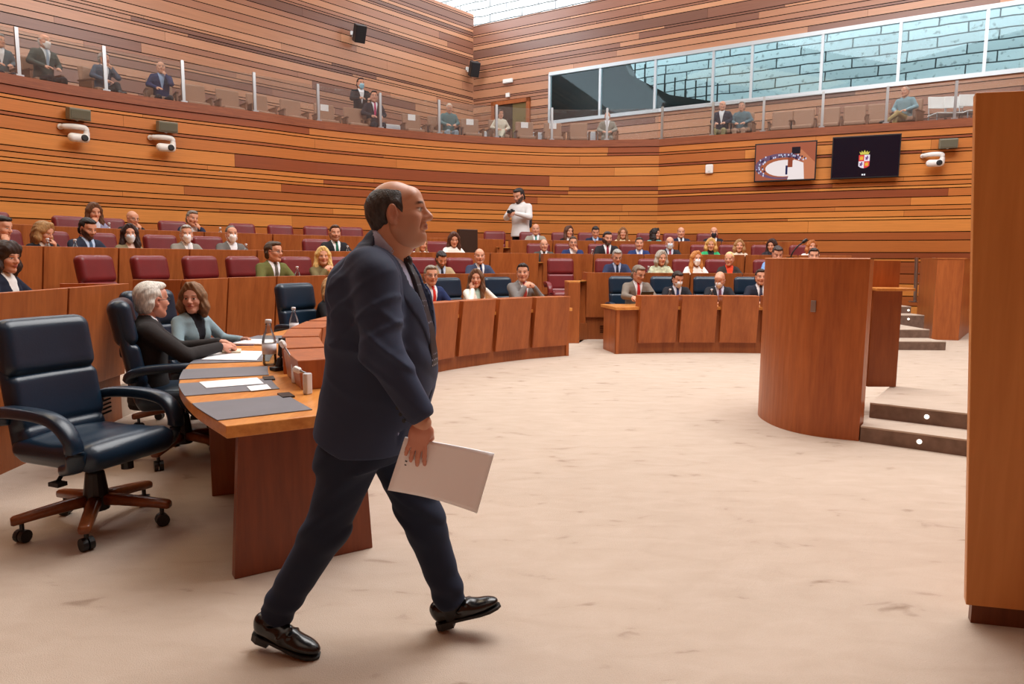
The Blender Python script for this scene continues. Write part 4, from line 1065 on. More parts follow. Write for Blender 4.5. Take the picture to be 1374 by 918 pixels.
# ------------------------------------------------------------------ the walking man in front
WY = -.16; W0 = np.array([at_y(505, 590, 2.45)[0], 2.45, 0.]); WF = np.array([math.cos(WY), math.sin(WY), 0]); WN = np.array([-math.sin(WY), math.cos(WY), 0])
def m(u, v, yl=0.):
    d = ray(u, v); P = W0+WN*yl; t = ((P-CC) @ WN)/(d @ WN); q = CC+d*t-W0
    return np.array([q @ WF, q @ WN, q[2]])
man = empty('person', tuple(W0), WY, 'balding man in a dark navy suit striding across the carpet with papers in his hand', 'person')
HS = .905
def walker():
    M_SUIT = mat('navy_suit', (44, 53, 76), .75, spec=.3, noise=((3, 3, 3), .12), bump=((420, 420, 420), .25, .0012))
    M_TROU = mat('navy_trousers', (32, 39, 56), .8, spec=.2, noise=((3, 3, 3), .12), bump=((420, 420, 420), .25, .0012))
    for M_ in (M_SUIT, M_TROU):
        b_ = M_.node_tree.nodes['Principled BSDF']; b_.inputs['Sheen Weight'].default_value = .15; b_.inputs['Sheen Roughness'].default_value = .4; b_.inputs['Sheen Tint'].default_value = lin((150, 160, 190))
    M_SHIRT = mat('lilac_shirt', (172, 178, 206), .8, bump=((400, 400, 400), .2, .001))
    M_TIE = mat('dotted_tie', (20, 22, 34), .5); nt = M_TIE.node_tree; N = nt.nodes; L = nt.links
    vo = N.new('ShaderNodeTexVoronoi'); vo.inputs['Scale'].default_value = 55; vo.inputs['Randomness'].default_value = .1; L.new(N['Texture Coordinate'].outputs['Object'], vo.inputs['Vector'])
    rp = N.new('ShaderNodeValToRGB'); rp.color_ramp.interpolation = 'CONSTANT'; rp.color_ramp.elements[0].color = lin((150, 156, 180)); rp.color_ramp.elements[1].position = .17; rp.color_ramp.elements[1].color = lin((20, 22, 34))
    L.new(vo.outputs['Distance'], rp.inputs['Fac']); L.new(rp.outputs['Color'], N['Principled BSDF'].inputs['Base Color'])
    # ---- head
    hc = m(536, 286, 0.); Rh = rotz(.10) @ roty(-.11)
    hp = head_prims(False, 1.02, 1.25)
    hp += [Ell((.02, 0, -.105), (.05, .045, .025), k=.03), Ell((.05, .044, -.055), (.024, .018, .026), k=.025), Ell((.05, -.044, -.055), (.024, .018, .026), k=.025), Ell((.0, 0, -.085), (.06, .058, .05), k=.03),
           Ell((-.010, -.083, -.004), (.023, .010, .035), rotz(-.5) @ roty(.2), k=.006), Ell((-.004, -.094, -.002), (.013, .012, .023), rotz(-.5) @ roty(.2), k=.003, op='s'), Ell((.006, -.080, -.008), (.006, .008, .010), k=.003), Ell((-.004, -.080, -.034), (.009, .008, .011), k=.004),
           Cap((.082, -.026, -.036), (.066, -.034, -.07), .004, .003, k=.012, op='s'), Cap((.082, .026, -.036), (.066, .034, -.07), .004, .003, k=.012, op='s')]
    hv, hq = sdf(hp, .0034)
    skin = (202, 150, 122)
    C = face_color(hv, skin, (50, 42, 40), beard=((150, 116, 104), .3), lips=(160, 98, 92), bold=1.2)
    hw = xf(hv*HS, Rh, hc)
    # hand with the papers (right hand, near side)
    wr = m(567, 568, -.245); hd = m(559, 600, -.245)-wr
    hd /= np.linalg.norm(hd); B = basis(hd, (.05, -1, .0))
    v1, q1 = sdf(hand_prims(.34, .30, .9, side=1, sc=.90), .0034); h1 = xf(v1, B, wr)
    sh = m(505, 372, -.180); el = m(512, 470, -.245); shl = m(507, 372, .180); ell_ = m(488, 470, .25); wrl = m(505, 560, .24)
    v2, q2 = sdf(hand_prims(.5, .2, .5, side=-1, sc=.95), .006); h2 = xf(v2, basis((.3, 0, -.95), (0, 1, 0)), wrl)
    hipR, knR, anR = m(478, 598, -.085), m(437, 712, -.095), m(371, 822, -.10)
    hipL, knL, anL = m(528, 598, .085), m(573, 712, .095), m(605, 806, .10)
    nb = m(512, 350, 0)
    zs = [330, 348, 370, 400, 440, 480, 520, 560, 598]; bk = [488, 472, 460, 452, 449, 447, 441, 433, 427]; fr = [528, 545, 556, 566, 577, 582, 580, 568, 552]
    ry = [.085, .135, .185, .20, .20, .19, .187, .19, .193]
    st = []
    for v_, b_, f_, r_ in zip(zs, bk, fr, ry):
        pb, pf = m(b_, v_, 0), m(f_, v_, 0); st.append(((pb[2]+pf[2])/2, (pb[0]+pf[0])/2, 0., (pf[0]-pb[0])/2, r_))
    st = st[::-1]
    core = [(z, x, y, a-.022, b-.025) for z, x, y, a, b in st]
    vb, qb = sdf([Loft(core, k=.03), Cap(hc+Rh @ np.array([-.03, 0, -.05])*1., nb, .058, .066, k=.02), Cap(hc+np.array([.02, 0, -.085]), nb+np.array([.03, 0, .0]), .042, .05, k=.03), Cap(sh, el, .055, .045, k=.03), Cap(el, wr, .042, .029, k=.02),
                  Cap(shl, ell_, .055, .045, k=.03), Cap(ell_, wrl, .042, .028, k=.02), Cap(hipR, knR, .07, .045, k=.04), Cap(knR, anR, .045, .036, k=.02), Cap(hipL, knL, .07, .045, k=.04), Cap(knL, anL, .045, .036, k=.02)], .0085)
    V, Q = join([(hw, hq), (h1, q1), (h2, q2), (vb, qb)])
    hcol = np.tile(np.array(lin((196, 132, 108))), (len(V)-len(hv), 1)); hcol[len(h1)+len(h2):] = np.array(lin(skin))
    np_obj('body', smooth_verts(V, Q, 1, .35), Q, vcol_mat('skin_near', .45, .4, .06), man, col=np.concatenate([C, hcol]))
    # ---- hair
    hr = [Ell((-.024, 0, .022), (.106, .0835, .088), k=.02), Ell((-.075, 0, -.03), (.038, .060, .056), k=.03), Cap((.008, -.071, .03), (.004, -.073, -.004), .012, .006, k=.02), Cap((.008, .071, .03), (.004, .073, -.004), .012, .006, k=.02), Ell((.0, .03, .112), (.04, .03, .013), k=.01),
          Fn(lambda X, Y, Z: np.maximum(np.sqrt(((X-.03)/.125)**2+(Y/.062)**2+((Z-.125)/.062)**2)*.06-.06, -1), (-.12, -.09, .05), (.2, .09, .22), k=.012),
          Fn(lambda X, Y, Z: 0.030-X-.05*Z+.25*np.abs(np.abs(Y)-.075), (-.02, -.2, -.3), (.3, .2, .2), k=.008),
          Fn(lambda X, Y, Z: np.maximum(Z+.078, -1)*-1 if False else Z*0+(Z+.075)*1.0, (-.3, -.2, -.4), (.3, .2, -.06), k=.01),
          Fn(lambda X, Y, Z: np.sqrt(((X+.006)/.036)**2+((np.abs(Y)-.085)/.04)**2+((Z+.024)/.046)**2)*.034-.034, (-.06, -.14, -.1), (.06, .14, .06), k=.006)]
    v, q = sdf(hr, .0042); v += np.sin(v[:, [0]]*210+v[:, [2]]*150)*.0009
    np_obj('hair', xf(v*HS, Rh, hc), q, mat('hair_near', (58, 52, 50), .5, spec=.4, noise=((70, 70, 30), .55), bump=((260, 260, 70), .7, .004)), man)
    # ---- jacket
    cuff = wr - hd*.012; fdir = (cuff-el)/np.linalg.norm(cuff-el)
    jp = [Loft(st, k=.03, e=2.5), Cap(sh, el, .070, .061, k=.05), Cap(el, cuff-fdir*.03, .061, .047, k=.03), Cap(shl, ell_, .07, .06, k=.04), Cap(ell_, wrl, .058, .046, k=.03),
          Ell(m(499, 358, -.095), (.072, .10, .045), rotx(-.42), k=.06), Ell(m(502, 358, .095), (.072, .10, .045), rotx(.42), k=.06), Ell(m(470, 385, 0), (.045, .15, .09), k=.05), Ell(m(560, 420, 0), (.03, .10, .08), k=.05)]
    # collar standing round the neck
    ca, cb = m(506, 360, 0), m(516, 334, 0)
    jp += [Cap(ca, cb, .098, .078, k=.03), Cap(m(516, 345, 0), m(560, 285, 0), .072, .085, k=.006, op='s')]
    # cuff plane
    jp.append(Fn(lambda X, Y, Z: -((X-cuff[0])*fdir[0]+(Y-cuff[1])*fdir[1]+(Z-cuff[2])*fdir[2]), cuff-.09, cuff+.09, k=.004))
    # open V at the front
    zt, zb = m(545, 345, 0)[2], m(580, 480, 0)[2]
    xf_ = lambda Z: np.interp(Z, [s[0] for s in st], [s[1]+.25*s[3] for s in st])
    jp.append(Fn(lambda X, Y, Z: np.maximum(np.maximum(np.abs(Y)-.004-.092*np.clip((Z-zb)/(zt-zb), 0, 1.2), xf_(Z)-X), zb-Z), (-.3, -.14, zb), (.5, .14, zt+.09), k=.005))
    # cutaway between the fronts under the button
    zq = m(560, 560, 0)[2]
    jp.append(Fn(lambda X, Y, Z: np.maximum(np.abs(Y)-.005-.35*np.clip(zq+.06-Z, 0, .2), xf_(Z)-X), (-.2, -.12, zq-.3), (.4, .12, zq+.06), k=.008))
    # rear vent, arm hole seam
    vb_ = m(438, 560, -.12); jp.append(Box(vb_, (.06, .0022, .085), rotz(.0), .001, k=.004, op='s'))
    ax = (el-sh)/np.linalg.norm(el-sh)
    ha, hb = m(421, 575, -.05), m(468, 598, -.05); hd_ = hb-ha; hnn = np.array([-hd_[2], 0, hd_[0]]); hnn /= np.linalg.norm(hnn)
    jp.append(Fn(lambda X, Y, Z: (X-ha[0])*hnn[0]+(Z-ha[2])*hnn[2], (-.6, -.28, ha[2]-.2), (hb[0], .28, ha[2]+.08), k=.004))
    def post(X, Y, Z, D):
        # arm-hole seam groove and creases of the near sleeve, drag lines on the back
        la = (X-sh[0])*ax[0]+(Y-sh[1])*ax[1]+(Z-sh[2])*ax[2]
        near = np.clip((-.13-Y)/.05, 0, 1)
        lat = Y+.150+.12*np.clip(la, -.05, .1)
        D = D + .0035*np.exp(-(lat/.005)**2)*np.clip((.13-la)/.03, 0, 1)*np.clip((la+.1)/.03, 0, 1)
        cre = np.clip(1-1.5*np.abs(np.sin(.5*((Z*52+X*30)+1.5*np.sin(X*18+Z*9)))), 0, 1)**1.3
        em = np.exp(-((Z-el[2]-.0)/.14)**2)
        D = D - .010*near*em*cre
        cre2 = np.clip(1-1.5*np.abs(np.sin(.5*(Z*66-X*42+Y*12))), 0, 1)**1.3
        D = D - .007*near*np.exp(-((Z-sh[2]+.10)/.10)**2)*cre2
        bm = np.clip((Y+.15)/.04, 0, 1)*np.exp(-((Z-m(450, 480, 0)[2])/.16)**2)
        D = D - .006*bm*np.clip(np.sin(Z*34+X*20+Y*16), 0, 1)
        return D
    v, q = sdf(jp, .0062, post); v = smooth_verts(v, q, 1, .4)
    # skirt of the jacket: cut the hem and hollow it
    jk = np_obj('suit_jacket', v, q, M_SUIT, man)
    # lapel and pocket flaps as raised pieces on the jacket
    lap = []
    for sg in (-1, 1):
        lp_ = [Loft([(z, x, y, a+.0055, b+.0055) for z, x, y, a, b in st], k=.01, e=2.5), Cap(ca, cb, .1035, .0835, k=.03), Ell(m(560, 420, 0), (.0355, .1055, .0855), k=.05), Ell(m(500, 358, sg*.095), (.076, .104, .049), rotx(.42*sg), k=.06),
               Cap(m(516, 345, 0), m(560, 285, 0), .076, .088, k=.006, op='s'),
               Fn(lambda X, Y, Z, sg=sg: np.maximum(np.maximum(np.abs(Y*sg-.004-.092*np.clip((Z-zb)/(zt-zb), 0, 1.2)-.036*np.clip((Z-zb)/(.5*(zt-zb)), 0, 1))-.034*np.clip((Z-zb+.01)/(.5*(zt-zb)), .02, 1), np.maximum(xf_(Z)-X+.01, zb-Z)), -Y*sg), (-.3, -.2, zb-.02), (.5, .2, zt+.10), op='i')]
        v, q = sdf(lp_, .0055); 
        if len(v): np_obj('lapel', smooth_verts(v, q, 1), q, M_SUIT, jk)
    for k in range(3):
        mb = MB(); p = cuff-fdir*(.022+.019*k)+np.array([-.045, -.02, -.02+.004*k]); mb.lathe([(.0065, -.003), (.0065, .003)], p, 10, rotx(PI/2))
        mb.build('sleeve_button', M_BLACK, jk)
    for (u, v_) in ((580, 486), (577, 522)):
        mb = MB(); p = m(u, v_, 0)+np.array([-.004, -.022, 0]); mb.lathe([(.009, -.004), (.009, .004)], p, 12, roty(PI/2))
        mb.build('front_button', M_BLACK, jk)
    # ---- shirt, collar, tie
    cst = [(z, x, y, a-.006, b-.01) for z, x, y, a, b in st]
    keep = Fn(lambda X, Y, Z: np.maximum(np.maximum(np.abs(Y)-.125, xf_(Z)-.03-X), zb-.34-Z), (-.3, -.14, zb-.36), (.5, .14, zt+.14), op='i')
    col_in = Cap(m(514, 352, 0), m(550, 296, 0), .0655, .068, k=.003, op='s')
    colr = [Cap(m(509, 350, 0), m(527, 321, 0), .0795, .0745, k=.01), col_in, Box(m(560, 310, 0), (.10, .10, .055), roty(-.62), .01, k=.004, op='s') if False else Fn(lambda X, Y, Z: -((X-cpt[0])*cn[0]+(Z-cpt[2])*cn[2]), (-.3, -.2, 1.0), (.4, .2, 1.7), k=.004)]
    cpt = m(527, 324, 0); e1 = m(546, 346, 0)-m(508, 309, 0); e1 /= np.linalg.norm(e1); cn = np.array([-e1[2], 0, e1[0]]); cn = cn if cn[2] > 0 else -cn
    v, q = sdf([Loft(cst, k=.02, e=2.4), keep], .006); shirt = np_obj('shirt', v, q, M_SHIRT, man)
    v, q = sdf(colr, .0045); np_obj('collar', smooth_verts(v, q, 1), q, M_SHIRT, shirt)
    tst = [(z, x, y, a+.008, b) for z, x, y, a, b in st]
    v, q = sdf([Loft(tst, k=.02, e=2.4), Fn(lambda X, Y, Z: np.maximum(np.maximum(np.abs(Y)-np.interp(Z, [zb-.1, zt-.06, zt-.02, zt+.005], [.046, .026, .021, .028]), xf_(Z)+.02-X), np.maximum(zb-.03-Z, Z-zt-.004)), (-.3, -.08, zb-.04), (.5, .08, zt+.02), op='i')], .0045)
    tie = np_obj('necktie', smooth_verts(v, q, 1), q, M_TIE, man)
    kn = m(549, 349, 0); v, q = sdf([Ell(kn+np.array([-.006, 0, -.004]), (.017, .022, .021), k=.01)], .004); np_obj('tie_knot', v, q, M_TIE, tie)
    # ---- trousers
    tp = [Loft([(hipR[2]-.06, (hipR[0]+hipL[0])/2, 0, .10, .165), (hipR[2]+.04, (hipR[0]+hipL[0])/2-.005, 0, .135, .178), (hipR[2]+.12, (hipR[0]+hipL[0])/2, 0, .135, .175)], k=.06),
          Cap(hipR, knR, .098, .073, k=.04), Cap(knR, anR, .073, .060, k=.025), Cap(hipL, knL, .098, .071, k=.04), Cap(knL, anL, .071, .058, k=.025), Ell(m(462, 612, -.06), (.10, .10, .09), k=.05)]
    def cutp(a, d):
        return Fn(lambda X, Y, Z: -((X-a[0])*d[0]+(Y-a[1])*d[1]+(Z-a[2])*d[2]), a-.13, a+.13, k=.003)
    dR = (anR-knR)/np.linalg.norm(anR-knR); dL = (anL-knL)/np.linalg.norm(anL-knL)
    tp += [cutp(anR+dR*.012, dR), cutp(anL+dL*.012, dL)]
    def postt(X, Y, Z, D):
        D = D - .009*np.exp(-((Z-hipR[2]+.10)/.08)**2)*np.clip(np.sin(Z*48-X*34), 0, 1)
        D = D - .010*np.exp(-((Z-knR[2]-.03)/.10)**2)*np.clip(np.sin(Z*52+X*36*np.sign(Y)+1), 0, 1)
        for (a, k_) in ((anR, knR), (anL, knL)):
            r = np.sqrt((X-a[0])**2+(Y-a[1])**2+(Z-a[2])**2); D = D - .006*np.exp(-(r/.12)**2)*np.sin(Z*75+X*20)
        # front press crease
        return D
    v, q = sdf(tp, .0068, postt); np_obj('trousers', smooth_verts(v, q, 1, .4), q, M_TROU, man)
    # ---- loafers
    M_SHOE = mat('black_loafer', (16, 15, 16), .22, spec=.6, bump=((60, 60, 60), .15, .003)); M_SOLE = mat('shoe_sole', (24, 20, 18), .6)
    def shoe(heel, R, s=1.):
        P = [Cap((.035, 0, .045), (.12, 0, .038), .036, .034, k=.03), Ell((.19, .004, .032), (.088, .046, .030), k=.03), Cap((.09, 0, .058), (.16, 0, .046), .032, .028, k=.03), Ell((.03, 0, .07), (.036, .032, .032), k=.02),
             Cap((.045, 0, .125), (.07, 0, .085), .028, .03, k=.006, op='s'), Cap((.16, -.03, .066), (.16, .03, .066), .006, k=.01), Cap((.125, -.045, .05), (.14, .0, .078), .008, k=.012), Cap((.125, .045, .05), (.14, .0, .078), .008, k=.012),
             Fn(lambda X, Y, Z: Z-.012, (-.1, -.1, -.1), (.35, .1, .03), k=.003)]
        v, q = sdf(P, .0042); o = np_obj('shoe', xf(smooth_verts(v, q, 1, .4)*s, R, heel), q, M_SHOE, man)
        out = [(x, y) for x, y in [(-.004, 0), (.004, .024), (.03, .037), (.09, .032), (.15, .042), (.2, .052), (.245, .046), (.275, .024), (.284, 0), (.275, -.022), (.245, -.042), (.2, -.046), (.15, -.04), (.09, -.034), (.03, -.037), (.004, -.024)]]
        mb = MB(); mb.prism(out, .004, .016); mb.prism([(x, y) for x, y in [(-.004, 0), (.004, .024), (.03, .036), (.075, .034), (.078, -.034), (.03, -.036), (.004, -.024)]], -.014, .006)
        mb.v = [tuple(p) for p in xf(np.array(mb.v)*s, R, heel)]; mb.build('sole', M_SOLE, o, bevel=.002)
        return o
    # trailing shoe: on its ball; leading shoe: on its heel
    def gl(u, v, z=0.):
        q = at_z(u, v, z)-W0; return np.array([q @ WF, q @ WN, z])
    bR = gl(416, 882); hR = m(341, 852, bR[1]+.02)
    xr = bR-hR; shoe(hR+np.array([0, 0, .004]), basis(xr/np.linalg.norm(xr), (.4, -.05, 1)), .93)
    hL = gl(587, 845)+np.array([0, 0, .0155]); tL = m(668, 817, hL[1]); xl = tL-hL; shoe(hL, basis(xl/np.linalg.norm(xl), (-.1, 0, 1)), .93)
    # socks
    for a, h, d in ((anR, hR, .02), (anL, hL, .02)):
        v, q = sdf([Cap(a, h+np.array([.055, 0, .055]), .042, .036, k=.02)], .007); np_obj('sock', v, q, M_BLACK, man)
    print('walker soles z', hR[2], bR[2], hL[2], tL[2])
    # ---- the papers he carries
    cor = [m(543, 587, -.228), m(520, 658, -.232), m(640, 689, -.26), m(663, 609, -.222)]
    n = 14; grid = []
    for i in range(n+1):
        for j in range(n+1):
            a, b = i/n, j/n; p = (1-a)*((1-b)*cor[0]+b*cor[1])+a*((1-b)*cor[3]+b*cor[2])
            p = p + np.array([0, .022*math.sin(PI*a)*(.3+.7*b), 0]); grid.append(p)
    Vp = grid+[p+np.array([0, .007, 0]) for p in grid]; k = (n+1)**2; Fp = []
    for i in range(n):
        for j in range(n):
            a = i*(n+1)+j; Fp += [(a, a+1, a+n+2, a+n+1), (k+a+n+1, k+a+n+2, k+a+1, k+a)]
    bd = [i*(n+1) for i in range(n)]+[n*(n+1)+j for j in range(n)]+[(n-i)*(n+1)+n for i in range(n)]+[n-j for j in range(n)]
    for a, b in zip(bd, bd[1:]+bd[:1]): Fp.append((a, b, b+k, a+k))
    Vw = [W0+WF*p[0]+WN*p[1]+np.array([0, 0, p[2]]) for p in Vp]
    org = Vw[0]; M_SH = mat('bright_paper', (248, 248, 250), .6)
    pr = empty('sheaf_of_papers', tuple(org), 0, 'white sheaf of papers held in the striding man\'s hand', 'papers')
    o = np_obj('sheets', [p-org for p in Vw], Fp, M_SH, pr)
    mk = MB()
    for du, dv, s_ in ((545, 619, .0045), (544, 624, .0038)):
        p = m(du, dv, -.2345); p = W0+WF*p[0]+WN*p[1]+np.array([0, 0, p[2]])-org; mk.box(p, (s_*1.6, .0012, s_), rotz(WY) @ roty(.3))
    mk.build('printed_mark', M_BLACK, pr)
walker()
# ------------------------------------------------------------------ seated members, row by row (pixel of the head centre gives the seat along the row)
RC = 'burgundy leather swivel armchair '
def sp(*a, **k): return seat_person(*a, **k)
# left block, top row
sp('L4', 126, 284, 'woman with long brown hair and lilac-grey blazer in the top left row, hand at mouth', .3, RC+'behind the woman in the lilac-grey blazer, top left row', female=True, hair='long', hcol=(96, 66, 46), jacket=(140, 142, 168), shirt=(200, 198, 206), arms=('desk', 'chin'), pitch=.2)
sp('L4', 178, 293, 'bald man with glasses in the top left row, dark suit, hand at his chin', .5, RC+'behind the bald man with glasses, top left row', hair=None, hcol=GREY, jacket=(34, 36, 42), tie=(50, 50, 60), glasses=True, arms=('chin', 'desk'), pitch=.15)
sp('L4', 258, 293, 'grey-haired man in a navy jacket resting his face on his hand, top left row', .45, RC+'behind the navy-jacketed man resting his face, top left row', hair='short', hcol=(120, 114, 106), jacket=NAVY, tie=None, arms=('chin', 'desk'), pitch=.1, roll=-.12)
# left block, third row
sp('L3', 2, 305, 'dark-haired man cut off by the left edge, hand raised to his face', .9, RC+'behind the dark-haired man at the left edge', hair='short', hcol=BLK, jacket=(70, 76, 96), tie=None, arms=('desk', 'chin'), pitch=.15)
sp('L3', 58, 311, 'woman with streaked blonde hair and black blazer looking down, cheek on her hand', .9, RC+'behind the woman with streaked blonde hair', female=True, hair='bob', hcol=(156, 118, 74), jacket=(32, 34, 42), shirt=(196, 180, 166), arms=('chin', 'desk'), pitch=.3)
sp('L3', 117, 306, 'man with black beard and navy suit looking down in the third row', .6, RC+'behind the black-bearded man in the navy suit', hair='short', hcol=BLK, beard=((34, 28, 26), .9), jacket=(40, 46, 62), tie=(62, 84, 112), shirt=(176, 196, 222), pitch=.3)
sp('L3', 175, 314, 'woman with dark hair, white mask and khaki jacket in the third row', .1, RC+'behind the masked woman in the khaki jacket', female=True, hair='long', hcol=(46, 30, 28), jacket=(132, 122, 96), shirt=(224, 196, 182), mask=(206, 216, 224))
sp('L3', 251, 314, 'grey-haired man with white mask and light grey suit in the third row', .1, RC+'behind the grey-haired masked man', hair='short', hcol=(160, 158, 154), jacket=(134, 130, 122), shirt=(226, 224, 222), mask=WHITEMASK, tie=(206, 206, 210))
sp('L3', 311, 314, 'man with cropped dark grey hair, white mask and open white collar', .25, RC+'behind the masked man with the open white collar', hair='crop', hcol=(96, 92, 86), jacket=(104, 102, 100), mask=WHITEMASK)
sp('L3', 450, 313, 'man in a black suit and green tie seated just left of the striding man', .15, RC+'behind the man with the green tie', hair='short', hcol=(70, 48, 34), beard=((104, 70, 50), .5), jacket=(38, 38, 42), tie=(30, 96, 76))
sp('L3', 566, 331, 'woman in white half hidden behind the striding man\'s chin', .6, RC+'behind the half hidden woman in white', female=True, hair='long', hcol=(150, 112, 70), jacket=(226, 222, 214), open_=False, pitch=.15)
sp('L3', 609, 321, 'woman with long wavy brown hair and white top, looking down, third row', .15, RC+'behind the long-haired woman in white, third row', female=True, hair='long', hcol=(76, 46, 34), jacket=(232, 228, 220), open_=False, pitch=.25)
# left block, second row
sp('L2', 8, 345, 'woman with a dark fringe and navy cardigan over a striped top at the left edge', .8, RC+'behind the woman with the dark fringe at the left edge', female=True, hair='fringebob', hcol=(50, 34, 28), jacket=(30, 34, 50), shirt=(226, 224, 220), pitch=.1, arms=('desk', 'desk'))
sp('L2', 367, 338, 'man in an olive green jacket turning his head to the right, second row', .95, RC+'behind the man in the olive green jacket', hair='short', hcol=(74, 58, 46), jacket=(98, 98, 54), tie=(96, 92, 84), glasses=True)
sp('L2', 434, 344, 'blonde woman in a khaki top with both hands under her chin', .1, RC+'behind the blonde woman in khaki', female=True, hair='long', hcol=(218, 184, 118), jacket=(112, 100, 68), open_=False, arms=('clasp', 'clasp'))
sp('L2', 592, 347, 'dark-bearded man in a beige jacket looking down at his desk', .3, RC+'behind the bearded man in the beige jacket', hair='short', hcol=(44, 38, 38), beard=((50, 44, 42), .85), jacket=(168, 148, 114), tie=(34, 40, 58), shirt=(184, 200, 222), pitch=.45)
sp('L2', 644, 344, 'bald man in a blue-grey suit with dark blue tie, second row', .1, RC+'behind the bald man in the blue-grey suit', hair='fringe', hcol=(120, 96, 80), jacket=(58, 66, 90), tie=(34, 46, 88))
# front row, left
sp('L1', 579, 370, 'grey-haired man with glasses, navy suit and bright red tie in the front row', .25, 'blue leather swivel armchair behind the man with the bright red tie', o=.70, hair='short', hcol=(132, 124, 112), glasses=True, jacket=(34, 46, 84), tie=(214, 52, 42), wide=1.08)
sp('L1', 640, 374, 'woman in a white jacket and mint top holding both hands to her neck', -.05, 'blue leather swivel armchair left of the woman in white', o=.70, female=True, hair='long', hcol=(104, 74, 52), jacket=(232, 226, 216), shirt=(176, 206, 192), arms=('neck', 'neck'))
sp('L1', 702, 366, 'dark-haired man in a grey suit with clasped hands', -.05, 'blue leather swivel armchair behind the man with clasped hands', o=.70, hair='short', hcol=(44, 34, 30), jacket=(118, 114, 112), tie=(196, 92, 96), arms=('clasp', 'clasp'))
sp('L1', 447, 392, 'person in black mostly hidden behind the striding man, light hair showing', .7, None, o=.72, female=True, hair='bob', hcol=(180, 140, 92), jacket=(26, 26, 30), open_=False)
# right block, top row
sp('R4', 719, 308, 'balding man in a light grey suit and teal tie below the photographer', .0, RC+'behind the man with the teal tie', hair='fringe', hcol=(130, 124, 116), jacket=(150, 146, 134), tie=(70, 146, 146))
sp('R4', 763, 311, 'woman in a black vest over a white blouse, top right row', .5, RC+'behind the woman in the black vest', female=True, hair='long', hcol=(84, 54, 40), jacket=(34, 32, 34), shirt=(230, 226, 222))
sp('R4', 799, 311, 'dark-haired man in navy looking down in the top right row', .1, RC+'behind the dark-haired man looking down, top right row', hair='short', hcol=BLK, jacket=NAVY, tie=(120, 140, 176), pitch=.35, shirt=(170, 192, 224))
sp('R4', 836, 313, 'woman with long light brown hair and cream top, top right row', .05, RC+'behind the woman in cream, top right row', female=True, hair='long', hcol=(130, 92, 60), jacket=(222, 208, 170), open_=False)
sp('R4', 879, 314, 'woman with big dark curls and teal top turning to the right', 1.15, RC+'behind the curly-haired woman in teal', female=True, hair='curly', hcol=(34, 28, 28), jacket=(104, 176, 174), open_=False)
sp('R4', 914, 312, 'balding man in a navy suit and dark tie, top right row', .1, RC+'behind the balding navy-suited man, top right row', hair='fringe', hcol=(90, 76, 68), jacket=(36, 42, 66), tie=(40, 44, 60))
sp('R4', 958, 312, 'bald man wearing a black mask in the top right row', .05, RC+'behind the man with the black mask', hair=None, hcol=DBR, jacket=(36, 38, 46), mask=(34, 38, 52), tie=None)
sp('R3', 1036, 329, 'woman with dark wavy hair and black floral blouse above the lectern', -.3, RC+'behind the woman in the floral blouse', female=True, hair='long', hcol=(56, 36, 32), jacket=(48, 44, 50), open_=False, pat=.9, pitch=.2)
sp('R3', 1089, 331, 'auburn-haired woman in white, rightmost above the lectern', .3, RC+'behind the rightmost woman in white above the lectern', female=True, hair='bob', hcol=(168, 100, 50), jacket=(236, 232, 228), open_=False)
# right block, third row
sp('R3', 730, 329, 'balding man in a dark grey suit at the aisle end of the third row', .2, RC+'behind the man in dark grey at the aisle end', hair='fringe', hcol=(120, 116, 110), jacket=(78, 76, 72), tie=(52, 52, 58), arms=('desk', 'reach'))
sp('R3', 769, 326, 'man with glasses and navy suit holding a hand to his chin, third row', .1, RC+'behind the man in glasses with hand at chin', hair='short', hcol=(78, 66, 58), glasses=True, jacket=(40, 54, 96), tie=None, arms=('chin', 'desk'))
sp('R3', 815, 320, 'man with full dark beard, black suit and dark red tie', .35, RC+'behind the bearded man with the dark red tie', hair='short', hcol=(40, 28, 26), beard=((38, 28, 26), .9), jacket=(40, 38, 42), tie=(140, 30, 50), pitch=.1)
sp('R3', 858, 327, 'dark-haired man in a blue suit and pale blue tie, third row', .05, RC+'behind the man with the pale blue tie', hair='short', hcol=(72, 62, 58), jacket=(42, 58, 104), tie=(150, 170, 214), shirt=(214, 224, 240))
sp('R3', 899, 326, 'bald man with pale blue mask and burgundy tie, third row', .1, RC+'behind the bald man with the burgundy tie', hair='fringe', hcol=(150, 130, 116), jacket=(44, 44, 50), tie=(150, 62, 78), mask=(206, 222, 236), shirt=(206, 214, 232))
sp('R3', 954, 328, 'blonde woman in a bright green blazer', .05, RC+'behind the woman in the bright green blazer', female=True, hair='bob', hcol=(206, 164, 100), jacket=(52, 168, 110), shirt=(40, 36, 40), pitch=.1)
sp('R3', 992, 330, 'woman with light brown hair and a plain cream jacket, third row right', .1, RC+'behind the woman in the cream jacket', female=True, hair='bob', hcol=(158, 118, 76), jacket=(228, 216, 196), open_=False)
